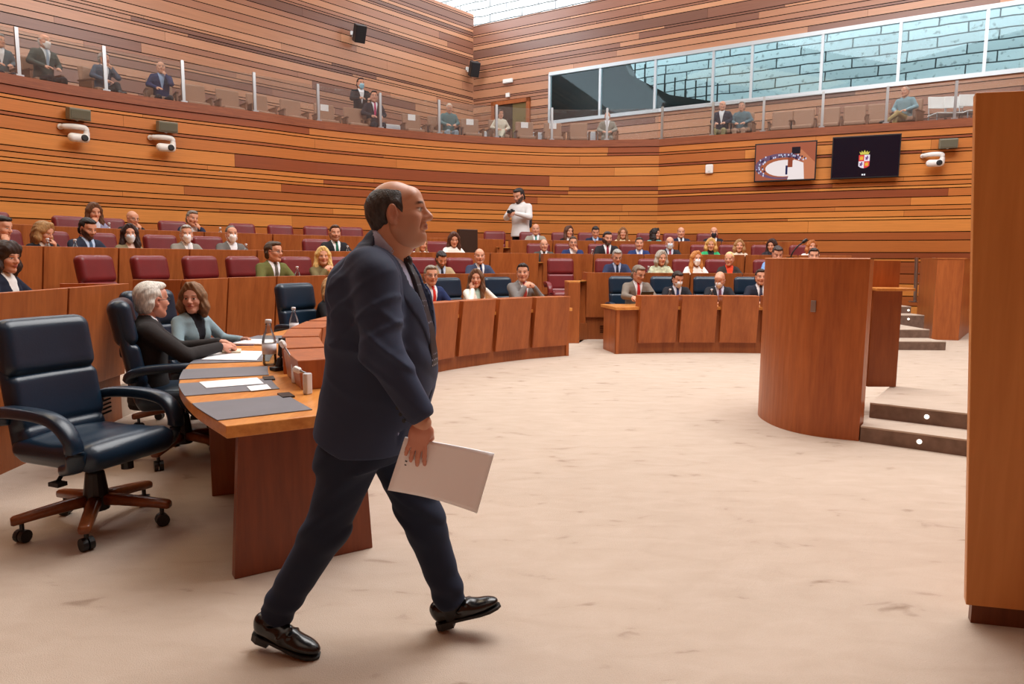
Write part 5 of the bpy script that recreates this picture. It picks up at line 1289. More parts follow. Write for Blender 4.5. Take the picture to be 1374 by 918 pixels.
# right block, second row
sp('R2', 828, 344, 'grey-haired man in glasses, navy suit and navy tie looking down, second row', .2, RC+'behind the grey-haired man in glasses, second row right', hair='short', hcol=(150, 146, 140), glasses=True, jacket=(48, 56, 84), tie=(30, 36, 60), pitch=.3, shirt=(176, 190, 218))
sp('R2', 887, 346, 'woman with grey bobbed hair and pale green patterned top', .4, RC+'behind the grey-haired woman in patterned green', female=True, hair='bob', hcol=(166, 158, 146), jacket=(186, 194, 166), open_=False, pat=.35, pitch=.1)
sp('R2', 934, 347, 'masked woman with long auburn hair and white top, second row', .4, RC+'behind the masked auburn-haired woman', female=True, hair='long', hcol=(186, 120, 62), jacket=(236, 232, 226), open_=False, mask=WHITEMASK)
sp('R2', 979, 347, 'woman with short blonde hair, dark blazer and orange top', -.2, RC+'behind the woman in the orange top', female=True, hair='crop', hcol=(220, 190, 132), jacket=(56, 50, 48), shirt=(220, 74, 44), pitch=.1)
sp('R2', 1043, 340, 'man in a light blue shirt looking down just above the lectern top', .2, RC+'behind the man in the light blue shirt', hair='short', hcol=(60, 50, 48), jacket=(120, 156, 206), open_=False, pitch=.35)
sp('R2', 1092, 343, 'dark-haired person whose head just shows over the lectern', .1, RC+'behind the dark head over the lectern', hair='short', hcol=(50, 38, 34), jacket=(52, 52, 60), tie=(50, 56, 72), pitch=.1)
# front row, right
sp('R1', 856, 367, 'man with glasses, taupe suit and red tie reading a tablet, front row right', .75, 'blue leather swivel armchair behind the man with the tablet', o=1.0, hair='short', hcol=(120, 106, 92), glasses=True, jacket=(122, 112, 102), tie=(196, 44, 44), pitch=.28, arms=('desk', 'reach'))
sp('R1', 909, 374, 'dark-haired masked man in a black suit and blue tie, front row right', .5, 'blue leather swivel armchair behind the masked man with the blue tie', o=1.0, hair='short', hcol=(46, 34, 28), jacket=(40, 40, 46), tie=(52, 66, 112), mask=(222, 226, 232), pitch=.3, shirt=(214, 220, 236))
sp('R1', 966, 374, 'bald masked man in a black suit looking down, front row right', -.35, 'blue leather swivel armchair behind the bald masked man in front', o=1.0, hair='shaved', hcol=(170, 130, 100), jacket=(42, 44, 50), tie=(110, 62, 80), mask=(232, 230, 230), pitch=.45, shirt=(206, 212, 236))
sp('R1', 1021, 372, 'person in a dark suit mostly hidden behind the lectern', .2, 'blue leather swivel armchair partly hidden by the lectern', o=1.0, hair='short', hcol=DBR, jacket=(38, 42, 54), tie=(70, 70, 90), arms=('desk', 'desk'))
# empty chairs
E_ = 'empty burgundy leather armchair, '
for row, u, lab in (('L4', 8, 'first from the left edge in the top row'), ('L4', 335, 'in the top row above the masked man with open collar'),
                    ('L4', 384, 'in the top row above the blonde woman in khaki'), ('L4', 431, 'in the top row above the green-tied man'), ('L4', 478, 'in the top row close to the striding man\'s head')):
    empty_chair(row, u, 300, E_+lab)
for u, lab in ((163, 'leftmost of three behind the white-haired man'), (229, 'middle of three behind the white-haired man'), (291, 'above the blonde-brown woman in pale blue'), (463, 'touching the striding man\'s shoulder outline')):
    empty_chair('L2', u, 350, E_+lab, o=.95)
p_, y_, z_ = seat_spot('R2', 757, 1.3, .55); chair(p_[0], p_[1], Z2, y_+.1, True, E_+'alone at the aisle end of the second row')
p_ = at_y(664, 330, 16.0); chair(p_[0], 16.0, Z4, -PI/2+.05, True, E_+'tall one at the aisle beside the black stand')
# blue chairs without sitters
EB = 'empty blue leather swivel armchair '
p_ = at_z(424, 403, .9)[:2]; p_ = at_y(424, 403, 7.6)[:2]; chair(p_[0], p_[1], 0, -.55, False, EB+'between the table end and the striding man')

# ------------------------------------------------------------------ the pair talking at the table
ARMS['oldR'] = ((.24, .25, .80), (.50, .05, .835), (.9, -.45, -.05), (.1, .5, 1))
ARMS['oldL'] = ((.22, .27, .80), (.52, .10, .85), (.8, -.6, -.1), (.0, .3, 1))
oy = .50
op = np.array([-2.42, 4.95, 0.])
def place_at(u, v, y, zh, yaw, lean): 
    hx = lean*.58+.04; p = at_y(u, v, y); return np.array([p[0]-math.cos(yaw)*hx, y-math.sin(yaw)*hx]), p[2]
q_, hz = place_at(205, 404, 4.85, 0, oy, .02)
print('old man head z', hz)
person((q_[0], q_[1], 0), oy, 'white-haired man with glasses and charcoal suit seated sideways at the table, hands clasped', look=.50, s=max(.86, hz/1.195), hair='short', hcol=(206, 202, 192), jacket=(50, 47, 47), shirt=(232, 234, 240), tie=(60, 60, 70), glasses=True, lean=.02, arms=('oldL', 'oldR'), res=.0075, hres=.0045, trousers=(44, 42, 42), wide=1.14, skin=(206, 146, 122))
chair(q_[0]+.20, q_[1]+.04, 0, .46, False, 'blue leather swivel armchair holding the white-haired man')
ARMS['womL'] = ((.10, .30, .80), (.36, .27, .80), (.9, .1, .15), (-.1, .6, .8))
ARMS['womR'] = ((.14, .27, .79), (.34, .06, .77), (.8, -.6, -.1), (0, .1, 1))
wy = -.38
q_, hz = place_at(262, 401, 5.75, 0, wy, .12)
print('woman head z', hz)
wl = cam_yaw(q_[0], q_[1], -.28)-wy
person((q_[0], q_[1], 0), wy, 'smiling woman with shoulder-length brown hair and pale blue blazer at the table', look=max(-1.3, min(1.3, wl)), s=max(.86, hz/1.195), female=True, hair='bob', hcol=(122, 90, 62), jacket=(134, 156, 164), shirt=(30, 32, 40), arms=('womL', 'womR'), res=.0075, hres=.0045, lean=.12, pitch=.02, skin=(212, 158, 136), low=False)
chair(q_[0]-.08, q_[1]+.03, 0, wy, False, 'blue leather swivel armchair behind the smiling woman in pale blue')

# ------------------------------------------------------------------ photographer standing behind the top row
py = 17.0; pp = at_y(699, 256, py)
ARMS['camL'] = ((.10, .25, .80), (.30, .06, .86), (.5, -.85, .15), (.7, .4, .6)); ARMS['camR'] = ((.08, .26, .80), (.28, .08, .84), (.6, -.8, .1), (.6, .4, .7))
pyaw = cam_yaw(pp[0], py, -.55)
ph = person((pp[0], py, Z4), pyaw, 'bearded photographer in a white shirt standing below the gallery wall', look=-.1, pitch=.35, stand=True, hair='curly' if False else 'short', hcol=(38, 30, 28), beard=((40, 32, 30), .9), jacket=(222, 222, 222), open_=False, arms=('camL', 'camR'), trousers=(28, 30, 40), lean=.02, s=(at_y(699, 263, py)[2]-Z4)/(1.195+.36))
s_ = ph.scale[0]
cm = empty('photo_camera', tuple(np.array([pp[0], py, Z4])+rotz(pyaw) @ np.array([.40, 0, 1.24*s_])), pyaw, 'black photo camera held by the photographer in white', 'camera')
mb = MB(); mb.box((0, 0, 0), (.07, .13, .09)); mb.box((0, 0, .055), (.05, .05, .03)); mb.build('camera_body', M_BLACK, cm, bevel=.006)
mb = MB(); mb.lathe([(.035, .0), (.038, .06), (.04, .12)], (.03, 0, 0), 14, roty(PI/2)); mb.build('lens', M_BLACK, cm)
bp_ = empty('backpack', tuple(np.array([pp[0], py, Z4])+rotz(pyaw) @ np.array([-.23, 0, 1.15*s_])), pyaw, 'dark blue backpack on the photographer\'s back', 'backpack')
v, q = sdf([Box((0, 0, 0), (.085, .15, .23), None, .06, k=.02), Box((-.07, 0, -.06), (.04, .11, .12), None, .03, k=.02)], .014); np_obj('bag', v, q, mat('navy_nylon', (34, 38, 50), .8), bp_)
for sg in (-1, 1):
    mb = MB(); mb.tube(catmull3([(.06, .10*sg, -.18), (.16, .17*sg, -.05), (.26, .14*sg, .12), (.26, .115*sg, .19), (.17, .10*sg, .25), (.06, .08*sg, .18)], 4), 1, 8, sq=(.045, .014)); mb.build('strap', MATS['navy_nylon'], bp_)
# ------------------------------------------------------------------ gallery: balustrade, seats, visitors
def rail(line, name, label, pus, ts_=None):
    r = empty(name, (*line.at(line.L/2), RIMZ), 0, label, 'railing')
    tp = [line.find_u(u, RIMZ+.3, .05) for u in pus]
    bounds = [0]+tp+[line.L]
    for t in tp:
        p = line.off(t, .05); d = line.tan(t); a = math.atan2(d[1], d[0])
        mb = MB(); mb.box((*p, RIMZ+.40), (.055, .05, .80), rotz(a)); mb.box((*p, RIMZ+.015), (.12, .10, .03), rotz(a)); put(mb, 'post', M_STEEL, r)
    for a, b in zip(bounds[:-1], bounds[1:]):
        if b-a < .1: continue
        mb = MB(); slab(mb, line, a+.035, b-.035, .045, .045, .012, RIMZ+.03, RIMZ+.76, step=.3); put(mb, 'glass_panel', M_GLASSB, r)
    return r
rail(rimL, 'glass_balustrade', 'glass balustrade with steel posts along the curved left gallery', [-42, 23, 141, 246, 342, 428, 511, 590, 667, 741, 815])
rail(rimR, 'glass_balustrade', 'glass balustrade with steel posts along the right gallery under the windows', [888, 956, 1025, 1103, 1190, 1282, 1380])
def gal_pt(u, o):
    best = None
    for ln in (rimL, rimR):
        t = ln.find_u(u, GALZ+.9, o); e = abs(proj((*ln.off(t, o), GALZ+.9))[0]-u)
        if best is None or e < best[0]: best = (e, ln, t)
    _, ln, t = best; p = ln.off(t, o); n = ln.out(t); return p, math.atan2(-n[1], -n[0])
def make_gseat():
    r = empty('gallery_seat')
    v, q = sdf([Box((-.26, 0, .68), (.045, .25, .26), roty(-.12), .03)], .016); np_obj('backrest', v, q, M_BROWNSEAT, r)
    v, q = sdf([Box((-.03, 0, .45), (.23, .235, .05), None, .03)], .016); np_obj('seat', v, q, M_BROWNSEAT, r)
    for sg in (-1, 1):
        mb = MB(); mb.box((-.05, .285*sg, .31), (.36, .04, .62)); mb.box((-.05, .285*sg, .63), (.42, .06, .03)); mb.build('arm_panel', wood('gallery_arm', (112, 74, 52), (136, 94, 66)), r, bevel=.006)
    return r
GS0 = make_gseat(); gfirst = [True]
def gseat(u, label, o=1.45, paper=False):
    p, yaw = gal_pt(u, o); c = GS0 if gfirst[0] else copy_tree(GS0); gfirst[0] = False
    c.location = (p[0], p[1], GALZ); c.rotation_euler = (0, 0, yaw); tag(c, label, 'seat', 'tan gallery seats')
    if paper:
        mb = MB(); mb.box((0, 0, 0), (.006, .2, .15)); s = empty('reserved_notice', tuple(np.array([p[0], p[1], GALZ])+rotz(yaw) @ np.array([-.222, 0, .85])), yaw, 'white paper notice on the seat back: '+label[:46].rsplit(' ', 1)[0], 'notice', 'notices on gallery seats')
        mb.build('sheet', M_PAPER, s)
    return c
for i, (u, l, pa) in enumerate(((262, 'empty tan gallery seat right of the navy-suited man', 0), (310, 'empty tan gallery seat, second right of the navy-suited man', 0), (352, 'empty tan gallery seat third right of the navy-suited man', 0), (396, 'empty tan gallery seat before the papered one, left gallery', 0),
        (440, 'tan gallery seat with paper notice left of the standing pair', 1), (479, 'tan gallery seat below the standing man in black', 0), (556, 'tan gallery seat with paper notice left of the teal sweater', 1), (590, 'tan gallery seat just behind the teal sweater\'s shoulder', 0),
        (633, 'tan gallery seat with paper notice between teal sweater and seated woman', 1), (706, 'tan gallery seat with paper notice right of the woman in cream', 1), (743, 'tan gallery seat with paper notice under the first dark pane', 1), (778, 'tan gallery seat left of the light-suited masked visitor', 0),
        (1049, 'tan gallery seat right of the shorts-wearing visitors', 0), (1078, 'second tan gallery seat right of the shorts-wearing visitors', 0), (1112, 'tan gallery seat left of the post by the bright panes', 0), (1148, 'tan gallery seat second left of the khaki trousers', 0), (1181, 'tan gallery seat next to the khaki trousers', 0))):
    gseat(u, l, paper=bool(pa), o=1.35 if u > 1000 else 1.45)
def visitor(u, v, label, gaze=0., body=0., stand=False, o=1.35, seat=None, **kw):
    p, yaw = gal_pt(u, o)
    lean = kw.get('lean', .12); hx = lean*.58+.04; yaw += body
    z = at_y(u, v, p[1])[2]; s = min(1.12, max(.86, (z-GALZ)/head_h(stand)))
    look = cam_yaw(p[0], p[1], gaze)-yaw; look = (look+PI) % (2*PI)-PI; look = max(-1.3, min(1.3, look))
    q = p-np.array([math.cos(yaw), math.sin(yaw)])*hx*0; du = at_y(u, v, q[1]+math.sin(yaw)*hx)[0]-(q[0]+math.cos(yaw)*hx); q = q+np.array([du, 0])
    r = person((q[0], q[1], GALZ), yaw, label, look=look, stand=stand, s=s, **kw)
    if seat:
        c = copy_tree(GS0); b = q-np.array([math.cos(yaw), math.sin(yaw)])*.02; c.location = (b[0], b[1], GALZ); c.rotation_euler = (0, 0, yaw); tag(c, seat, 'seat', 'tan gallery seats')
    return r
visitor(0, 62, 'visitor in a grey-blue jacket cut by the top left edge of the gallery', .6, seat='tan gallery seat of the visitor cut by the left edge', jacket=(86, 98, 104), hcol=GREY, arms=('lap', 'lap'))
visitor(60, 57, 'balding masked visitor in a grey-green jacket at the left of the gallery', .6, .25, seat='tan gallery seat of the masked man in grey-green', jacket=(74, 80, 76), hair='fringe', hcol=(190, 186, 180), mask=(226, 224, 222), arms=('lap', 'lap'), trousers=(32, 30, 32), shirt=(206, 214, 220), tie=(150, 170, 190))
visitor(140, 80, 'visitor in blue-grey with crossed legs behind a balustrade post', .8, .45, seat='tan gallery seat of the cross-legged visitor', jacket=(78, 88, 104), hair='short', hcol=(150, 144, 138), arms=('chin', 'lap'), trousers=(40, 40, 42), legs='crossed')
visitor(216, 92, 'visitor in a navy suit with a hand over his mouth in the gallery', .1, -.1, seat='tan gallery seat of the navy-suited man', jacket=(38, 46, 84), hair='fringe', hcol=(170, 160, 150), arms=('chin', 'lap'), shirt=(150, 176, 214), tie=None)
visitor(484, 113, 'visitor in a black suit and blue mask standing in the gallery', .35, stand=True, o=2.0, jacket=(44, 42, 44), hair='short', hcol=(74, 52, 40), mask=(150, 196, 214), tie=None, arms=('desk', 'desk'), lean=.04)
visitor(502, 131, 'visitor in a dark suit and magenta tie beside the standing man', .1, o=1.6, jacket=(42, 40, 48), hair='short', hcol=(52, 40, 36), tie=(190, 60, 110), arms=('lap', 'lap'), seat='tan gallery seat of the visitor with the magenta tie')
visitor(603, 146, 'grey-haired visitor in a teal sweater looking down in the gallery', .1, jacket=(98, 122, 124), open_=False, hair='crop', hcol=(200, 190, 172), arms=('lap', 'lap'), trousers=(150, 160, 168), pitch=.3, seat='tan gallery seat of the visitor in the teal sweater')
visitor(672, 154, 'woman in cream clothes seated by the gallery doorway', .2, female=True, jacket=(214, 204, 186), open_=False, hair='updo', hcol=(78, 54, 44), arms=('lap', 'lap'), trousers=(206, 198, 176), pitch=.15, legs='crossed', seat='tan gallery seat of the woman in cream')
visitor(815, 157, 'masked visitor in a light grey suit under the dark panes', .0, jacket=(150, 144, 132), hair='shaved', hcol=(160, 120, 100), mask=(226, 226, 226), arms=('lap', 'lap'), trousers=(140, 134, 124), tie=(120, 120, 120), seat='tan gallery seat of the light-suited masked visitor')
visitor(969, 143, 'visitor in a dark jacket and khaki trousers under the bright panes', .3, jacket=(48, 48, 62), hair='shaved', hcol=(170, 130, 110), arms=('lap', 'lap'), trousers=(150, 140, 100), tie=None, o=1.15, seat='tan gallery seat of the dark-jacketed visitor')
visitor(995, 150, 'visitor in a grey-blue shirt and shorts under the bright panes', -.2, jacket=(96, 116, 124), open_=False, hair='short', hcol=(150, 140, 130), arms=('lap', 'lap'), trousers=(176, 140, 118), o=1.15, seat='tan gallery seat of the visitor in shorts')
visitor(1214, 124, 'visitor in khaki trousers with crossed legs at the right of the gallery', -.5, -.5, jacket=(128, 156, 164), open_=False, hair='crop', hcol=(180, 150, 130), arms=('lap', 'lap'), trousers=(158, 136, 92), legs='crossed', o=1.2, seat='tan gallery seat of the visitor in khaki trousers')
# white press tables and chairs in the gallery
def press_table(u, label, o=2.6):
    p, yaw = gal_pt(u, o); r = empty('press_desk', (p[0], p[1], GALZ), yaw, label, 'desk', 'white press desks in the gallery')
    mb = MB(); mb.box((0, 0, .74), (.5, 1.0, .03)); mb.build('desktop', M_WHITE, r, bevel=.004)
    mb = MB(); mb.box((.24, 0, .55), (.02, .96, .36)); mb.build('front_panel', mat('pale_laminate', (208, 212, 220), .5), r)
    for sx in (-.2, .2):
        for sy in (-.46, .46):
            mb = MB(); mb.tube([(sx, sy, 0), (sx, sy, .73)], .02, 8); mb.build('leg', M_STEEL, r)
press_table(533, 'white press desk right of the visitor with the magenta tie'); press_table(574, 'white press desk left of the teal sweater visitor'); press_table(618, 'white press desk right of the teal sweater visitor'); press_table(652, 'white press desk left of the woman in cream'); press_table(727, 'white press desk below the corner of the first dark pane', 2.4); press_table(795, 'white press desk left of the light-suited visitor', 2.2)
def wchair(u, label, o=.8):
    p, yaw = gal_pt(u, o); r = empty('white_chair', (p[0], p[1], GALZ), yaw+.4, label, 'chair', 'white chairs at the gallery end')
    mb = MB(); mb.box((0, 0, .45), (.4, .42, .03)); mb.build('seat', M_WHITE, r, bevel=.01)
    mb = MB(); mb.box((-.2, 0, .75), (.03, .42, .26), roty(-.12)); mb.build('backrest', M_WHITE, r, bevel=.01)
    for sx in (-.17, .17):
        for sy in (-.19, .19):
            mb = MB(); mb.tube([(sx*1.15, sy*1.1, 0), (sx, sy, .44), (sx*1.0-(.04 if sx < 0 else 0), sy, .44 if sx > 0 else .72)], .012, 6); mb.build('leg', M_STEEL, r)
wchair(1266, 'white metal-legged chair at the gallery end, leftmost of three'); wchair(1287, 'white metal-legged chair at the gallery end, middle of three', .9); wchair(1307, 'white metal-legged chair at the gallery end beside the tribune panel', .8)

# ------------------------------------------------------------------ things on the walls
def on_line(u, v, lines, o=-.02):
    best = None
    for ln in lines:
        for t in np.linspace(0, ln.L, 900):
            p = ln.off(t, o); e = abs(proj((*p, 3.5))[0]-u)
            if best is None or e < best[0]: best = (e, ln, t)
    _, ln, t = best
    for _ in range(3):
        z = at_y(u, v, ln.off(t, o)[1])[2]
        ts = np.linspace(max(0, t-.6), min(ln.L, t+.6), 200); t = min(ts, key=lambda t: abs(proj((*ln.off(t, o), z))[0]-u))
    n = ln.out(t); p = ln.off(t, o); return np.array([p[0], p[1], at_y(u, v, p[1])[2]]), math.atan2(-n[1], -n[0])
def ptz(u, v, ub, vb, label):
    p, yaw = on_line(u, v, (rimL, rimR)); r = empty('dome_camera', tuple(p), yaw, label, 'camera', 'white security cameras on the curved wall')
    mb = MB(); mb.lathe([(.05, 0), (.05, .03)], (0, -.2, .05), 12, roty(PI/2)); mb.tube(catmull3([(0, -.2, .05), (.08, -.17, .05), (.17, -.05, .055), (.2, .08, .05), (.2, .14, .03), (.2, .15, -.06), (.2, .15, -.12)], 4), [.035]*4+[.048]*21, 10); mb.build('bracket', M_WHITE, r, smooth=True)
    v_, q = sdf([Cap((.2, -.08, -.135), (.2, .12, -.135), .075, k=.02), Cap((.2, .15, -.05), (.2, .13, -.12), .05, k=.02)], .012); h = np_obj('camera_head', v_, q, M_WHITE, r)
    mb = MB(); mb.lathe([(.058, -.01), (.058, .012), (.04, .02)], (.268, .09, -.135), 16, roty(PI/2)); mb.build('lens', M_BLACK, h)
    p2, yaw2 = on_line(ub, vb, (rimL, rimR)); r2 = empty('wall_floodlight', tuple(p2), yaw2, label.replace('white dome camera', 'grey floodlight above the camera'), 'lamp', 'grey floodlights on the curved wall')
    mb = MB(); mb.box((.16, 0, 0), (.22, .34, .2), roty(.15)); mb.build('housing', mat('grey_housing', (120, 118, 100), .5), r2, bevel=.015)
    mb = MB(); mb.tube([(0, 0, -.05), (.1, 0, -.08)], .03, 8); mb.build('bracket', M_STEEL, r2)
    mb = MB(); mb.box((.275, 0, -.02), (.01, .3, .14), roty(.15)); mb.build('front_glass', mat('olive_glass', (104, 104, 90), .2), r2)
ptz(98, 176, 101, 155, 'white dome camera on the curved wall, left one of the two')
ptz(217, 190, 221, 172, 'white dome camera on the curved wall, second from the left')
ptz(1252, 212, 1271, 194, 'white dome camera on the right wall beside the dark screen')
def speaker(u, v, line, label):
    p, yaw = on_line(u, v, (line,)); r = empty('wall_loudspeaker', tuple(p), yaw, label, 'loudspeaker')
    yy = cam_yaw(p[0], p[1], .35)-yaw
    R = rotz(yy) @ roty(.45)
    mb = MB(); mb.box(np.array([.32, 0, 0]), (.26, .30, .46), R); mb.build('cabinet', M_BLACK, r, bevel=.015)
    mb = MB(); mb.box(np.array([.32, 0, 0])+R @ np.array([.133, 0, 0]), (.008, .27, .42), R); mb.build('grille', mat('black_grille', (36, 36, 40), .7), r)
    mb = MB(); mb.tube([(0, 0, -.02), (.18, 0, -.05), (.22, 0, -.16)], .03, 8); mb.box((.02, 0, .06), (.05, .14, .1)); mb.build('bracket', M_WHITE, r)
speaker(473, 48, WLl, 'black loudspeaker high on the left planked wall'); speaker(627, 95, WLl, 'black loudspeaker high in the room corner')
for u, v, w, h, lab, nm in ((682, 109, .36, .13, 'white emergency light box above the gallery door', 'emergency_light'), (682, 128, .14, .14, 'small pale exit sensor box just above the gallery doorway', 'wall_sensor')):
    p, yaw = on_line(u, v, (WRl,)); r = empty(nm, tuple(p), yaw, lab, 'light' if w > .2 else 'sensor')
    mb = MB(); mb.box((.03, 0, 0), (.06, w, h)); mb.build('housing', M_WHITE, r, bevel=.01); mb = MB(); mb.box((.062, 0, 0), (.004, w*.85, h*.7)); mb.build('cover', mat('diffuser', (244, 244, 240), .3), r)
p, yaw = on_line(952, 227, (rimR,)); r = empty('wall_access_point', tuple(p), yaw, 'small white rounded box on the right wall left of the screens', 'box')
mb = MB(); mb.box((.03, 0, 0), (.06, .19, .22)); mb.build('housing', M_WHITE, r, bevel=.03); mb = MB(); mb.box((.061, 0, -.06), (.004, .05, .012)); mb.build('indicator', M_STEEL, r)

# screens
def screen_frame(corners, label, name='wall_screen'):
    uL, vT, uR, vB = corners
    p, yaw = on_line((uL+uR)/2, (vT+vB)/2, (rimR,))
    return p, yaw
M_SCRB = mat('screen_black', (3, 4, 12), .25, emit=((8, 12, 44), .25))
def screen(uL, uR, vT, vB, label, tilt=.06):
    p, yaw = on_line((uL+uR)/2, (vT+vB)/2, (rimR,), -.22)
    r = empty('wall_screen', tuple(p), yaw, label, 'screen')
    w = None
    Rz = rotz(yaw); lat = Rz @ np.array([0, 1, 0])
    f = lambda a: proj(p+lat*a)[0]
    a0 = min(np.linspace(-3, 3, 3000), key=lambda a: abs(f(a)-uL)); a1 = min(np.linspace(-3, 3, 3000), key=lambda a: abs(f(a)-uR))
    w = abs(a1-a0); h = (at_y((uL+uR)/2, vT, p[1])-at_y((uL+uR)/2, vB, p[1]))[2]
    R = roty(tilt)
    mb = MB(); mb.box((0, 0, 0), (.05, w, h), R); mb.build('casing', M_BLACK, r, bevel=.006)
    mb = MB(); mb.tube([(-.2, 0, 0), (-.02, 0, 0)], .05, 8); mb.box((-.19, 0, 0), (.03, .3, .3)); mb.build('bracket', M_BLACK, r)
    return r, w, h, R
def spoly(r, name, polys, m, R, x=.0262):
    mb = MB()
    for P in polys:
        V = [R @ np.array([x, a, b]) for a, b in P]; mb.add(V, [tuple(range(len(V)))])
    return mb.build(name, m, r)
def em(name, c, s=1.): return mat('screen_'+name, (10, 10, 10), .3, emit=(c, s))
r, w, h, R = screen(1012, 1095, 191, 243, 'wall screen showing live footage of the chamber, left of the dark one')
# local: a to the right as seen, b up
rect = lambda a0, b0, a1, b1: [(a0, b0), (a1, b0), (a1, b1), (a0, b1)]
X, Y = w/2*.96, h/2*.93
pic = r
spoly(r, 'picture', [rect(-X, -Y, X, Y)], em('wall', (170, 92, 66), .9), R, .0262)
im = [o for o in r.children if o.name.startswith('picture')][0]
def pl(name, polys, c, s, x):
    o = spoly(r, name, polys, em(name, c, s), R, x); o.parent = im; o['kind'] = 'stuff' if len(polys) > 8 else ''
    if not o['kind']: del o['kind']
    return o
E2 = lambda cx, cy, rx, ry, a0=0, a1=2*PI, n=24: [(cx+rx*math.cos(a), cy+ry*math.sin(a)) for a in np.linspace(a0, a1, n)]
pl('footage_rows', [E2(-.1*X, -.25*Y, .92*X, .72*Y)], (112, 84, 112), .9, .0266)
pl('footage_bench', [E2(-.05*X, -.32*Y, .78*X, .55*Y)], (176, 96, 62), .9, .0270)
pl('footage_floor', [E2(.0*X, -.36*Y, .66*X, .46*Y), [(.1*X, -Y), (.66*X, -Y), (.62*X, -.1*Y), (.3*X, .1*Y)]], (236, 224, 222), 1., .0274)
pl('footage_tribune', [[(.36*X, .55*Y), (.55*X, .62*Y), (X, -.1*Y), (X, -Y), (.66*X, -Y), (.62*X, -.1*Y)]], (196, 120, 84), .95, .0278)
pl('footage_lectern', [rect(.1*X, -.32*Y, .26*X, .22*Y)], (150, 70, 44), .9, .0280)
pl('footage_screen', [rect(.22*X, .4*Y, .5*X, .78*Y)], (20, 20, 40), .6, .0282)
rr = random.Random(4); ppl = []
for k in range(70):
    a = rr.uniform(.15*PI, 1.25*PI); f = rr.choice((.74, .86, .97)); cx_, cy_ = -.08*X+f*.93*X*math.cos(a), -.25*Y+f*.72*Y*math.sin(a)
    if abs(cx_) < X*.97 and abs(cy_) < Y*.95: ppl.append(rect(cx_-.02*X, cy_-.04*Y, cx_+.02*X, cy_+.05*Y))
pl('footage_people', ppl[::2], (26, 34, 72), .8, .0284); pl('footage_crowd', ppl[1::2], (206, 212, 236), 1., .0284)
pl('footage_walker', [rect(.03*X, -.72*Y, .10*X, -.22*Y)], (24, 34, 84), .8, .0286)
r, w, h, R = screen(1115, 1207, 182, 239, 'dark wall screen showing a crowned coat of arms, right of the footage screen')
X, Y = w/2*.97, h/2*.94
spoly(r, 'display', [rect(-X, -Y, X, Y)], M_SCRB, R, .0262); im = [o for o in r.children if o.name.startswith('display')][0]
sx, sy, k = -.03*X, -.22*Y, .165*X
sh_ = lambda a0, a1, b0, b1: [(sx+a0*k, sy+b0*k*1.25), (sx+a1*k, sy+b0*k*1.25), (sx+a1*k, sy+b1*k*1.25), (sx+a0*k, sy+b1*k*1.25)]
red, whi = (224, 60, 66), (236, 226, 236)
pl('crest_red_quarter', [sh_(-1, 0, 0, 1), [(sx, sy), (sx+k, sy), (sx+k, sy-.75*k*1.25), (sx+.6*k, sy-k*1.25), (sx, sy-1.12*k*1.25)][::-1]], red, 1., .0266)
pl('crest_white_quarter', [sh_(0, 1, 0, 1), [(sx, sy), (sx, sy-1.12*k*1.25), (sx-.6*k, sy-k*1.25), (sx-k, sy-.75*k*1.25), (sx-k, sy)][::-1]], whi, 1., .0266)
cast_ = lambda ca, cb, q: [(ca-.3*q, cb-.3*q), (ca+.3*q, cb-.3*q), (ca+.3*q, cb+.35*q), (ca+.18*q, cb+.35*q), (ca+.18*q, cb+.2*q), (ca+.07*q, cb+.2*q), (ca+.07*q, cb+.45*q), (ca-.07*q, cb+.45*q), (ca-.07*q, cb+.2*q), (ca-.18*q, cb+.2*q), (ca-.18*q, cb+.35*q), (ca-.3*q, cb+.35*q)]
pl('crest_castle', [cast_(sx-.5*k, sy+.6*k, k), cast_(sx+.48*k, sy-.62*k, k)], (232, 180, 60), 1., .0270)
lion = lambda ca, cb, q: [(ca-.3*q, cb-.35*q), (ca-.1*q, cb-.3*q), (ca+.1*q, cb-.4*q), (ca+.15*q, cb-.1*q), (ca+.35*q, cb+.05*q), (ca+.15*q, cb+.12*q), (ca+.25*q, cb+.4*q), (ca+.0*q, cb+.45*q), (ca-.12*q, cb+.15*q), (ca-.35*q, cb+.3*q), (ca-.25*q, cb-.05*q)]
pl('crest_lion', [lion(sx+.5*k, sy+.6*k, k), lion(sx-.5*k, sy-.58*k, k)], (120, 70, 130), .9, .0270)
cy0 = sy+1.32*k
pl('crest_crown', [[(sx-.75*k, cy0), (sx+.75*k, cy0), (sx+.95*k, cy0+.62*k), (sx+.62*k, cy0+.35*k), (sx+.5*k, cy0+.78*k), (sx+.25*k, cy0+.4*k), (sx, cy0+.9*k), (sx-.25*k, cy0+.4*k), (sx-.5*k, cy0+.78*k), (sx-.62*k, cy0+.35*k), (sx-.95*k, cy0+.62*k)]], (206, 196, 84), 1., .0270)
pl('status_mark', [rect(sx-.3*k, -.93*Y, sx-.02*k, -.85*Y), rect(sx+.08*k, -.93*Y, sx+.36*k, -.85*Y)], (236, 236, 240), 1., .0270)

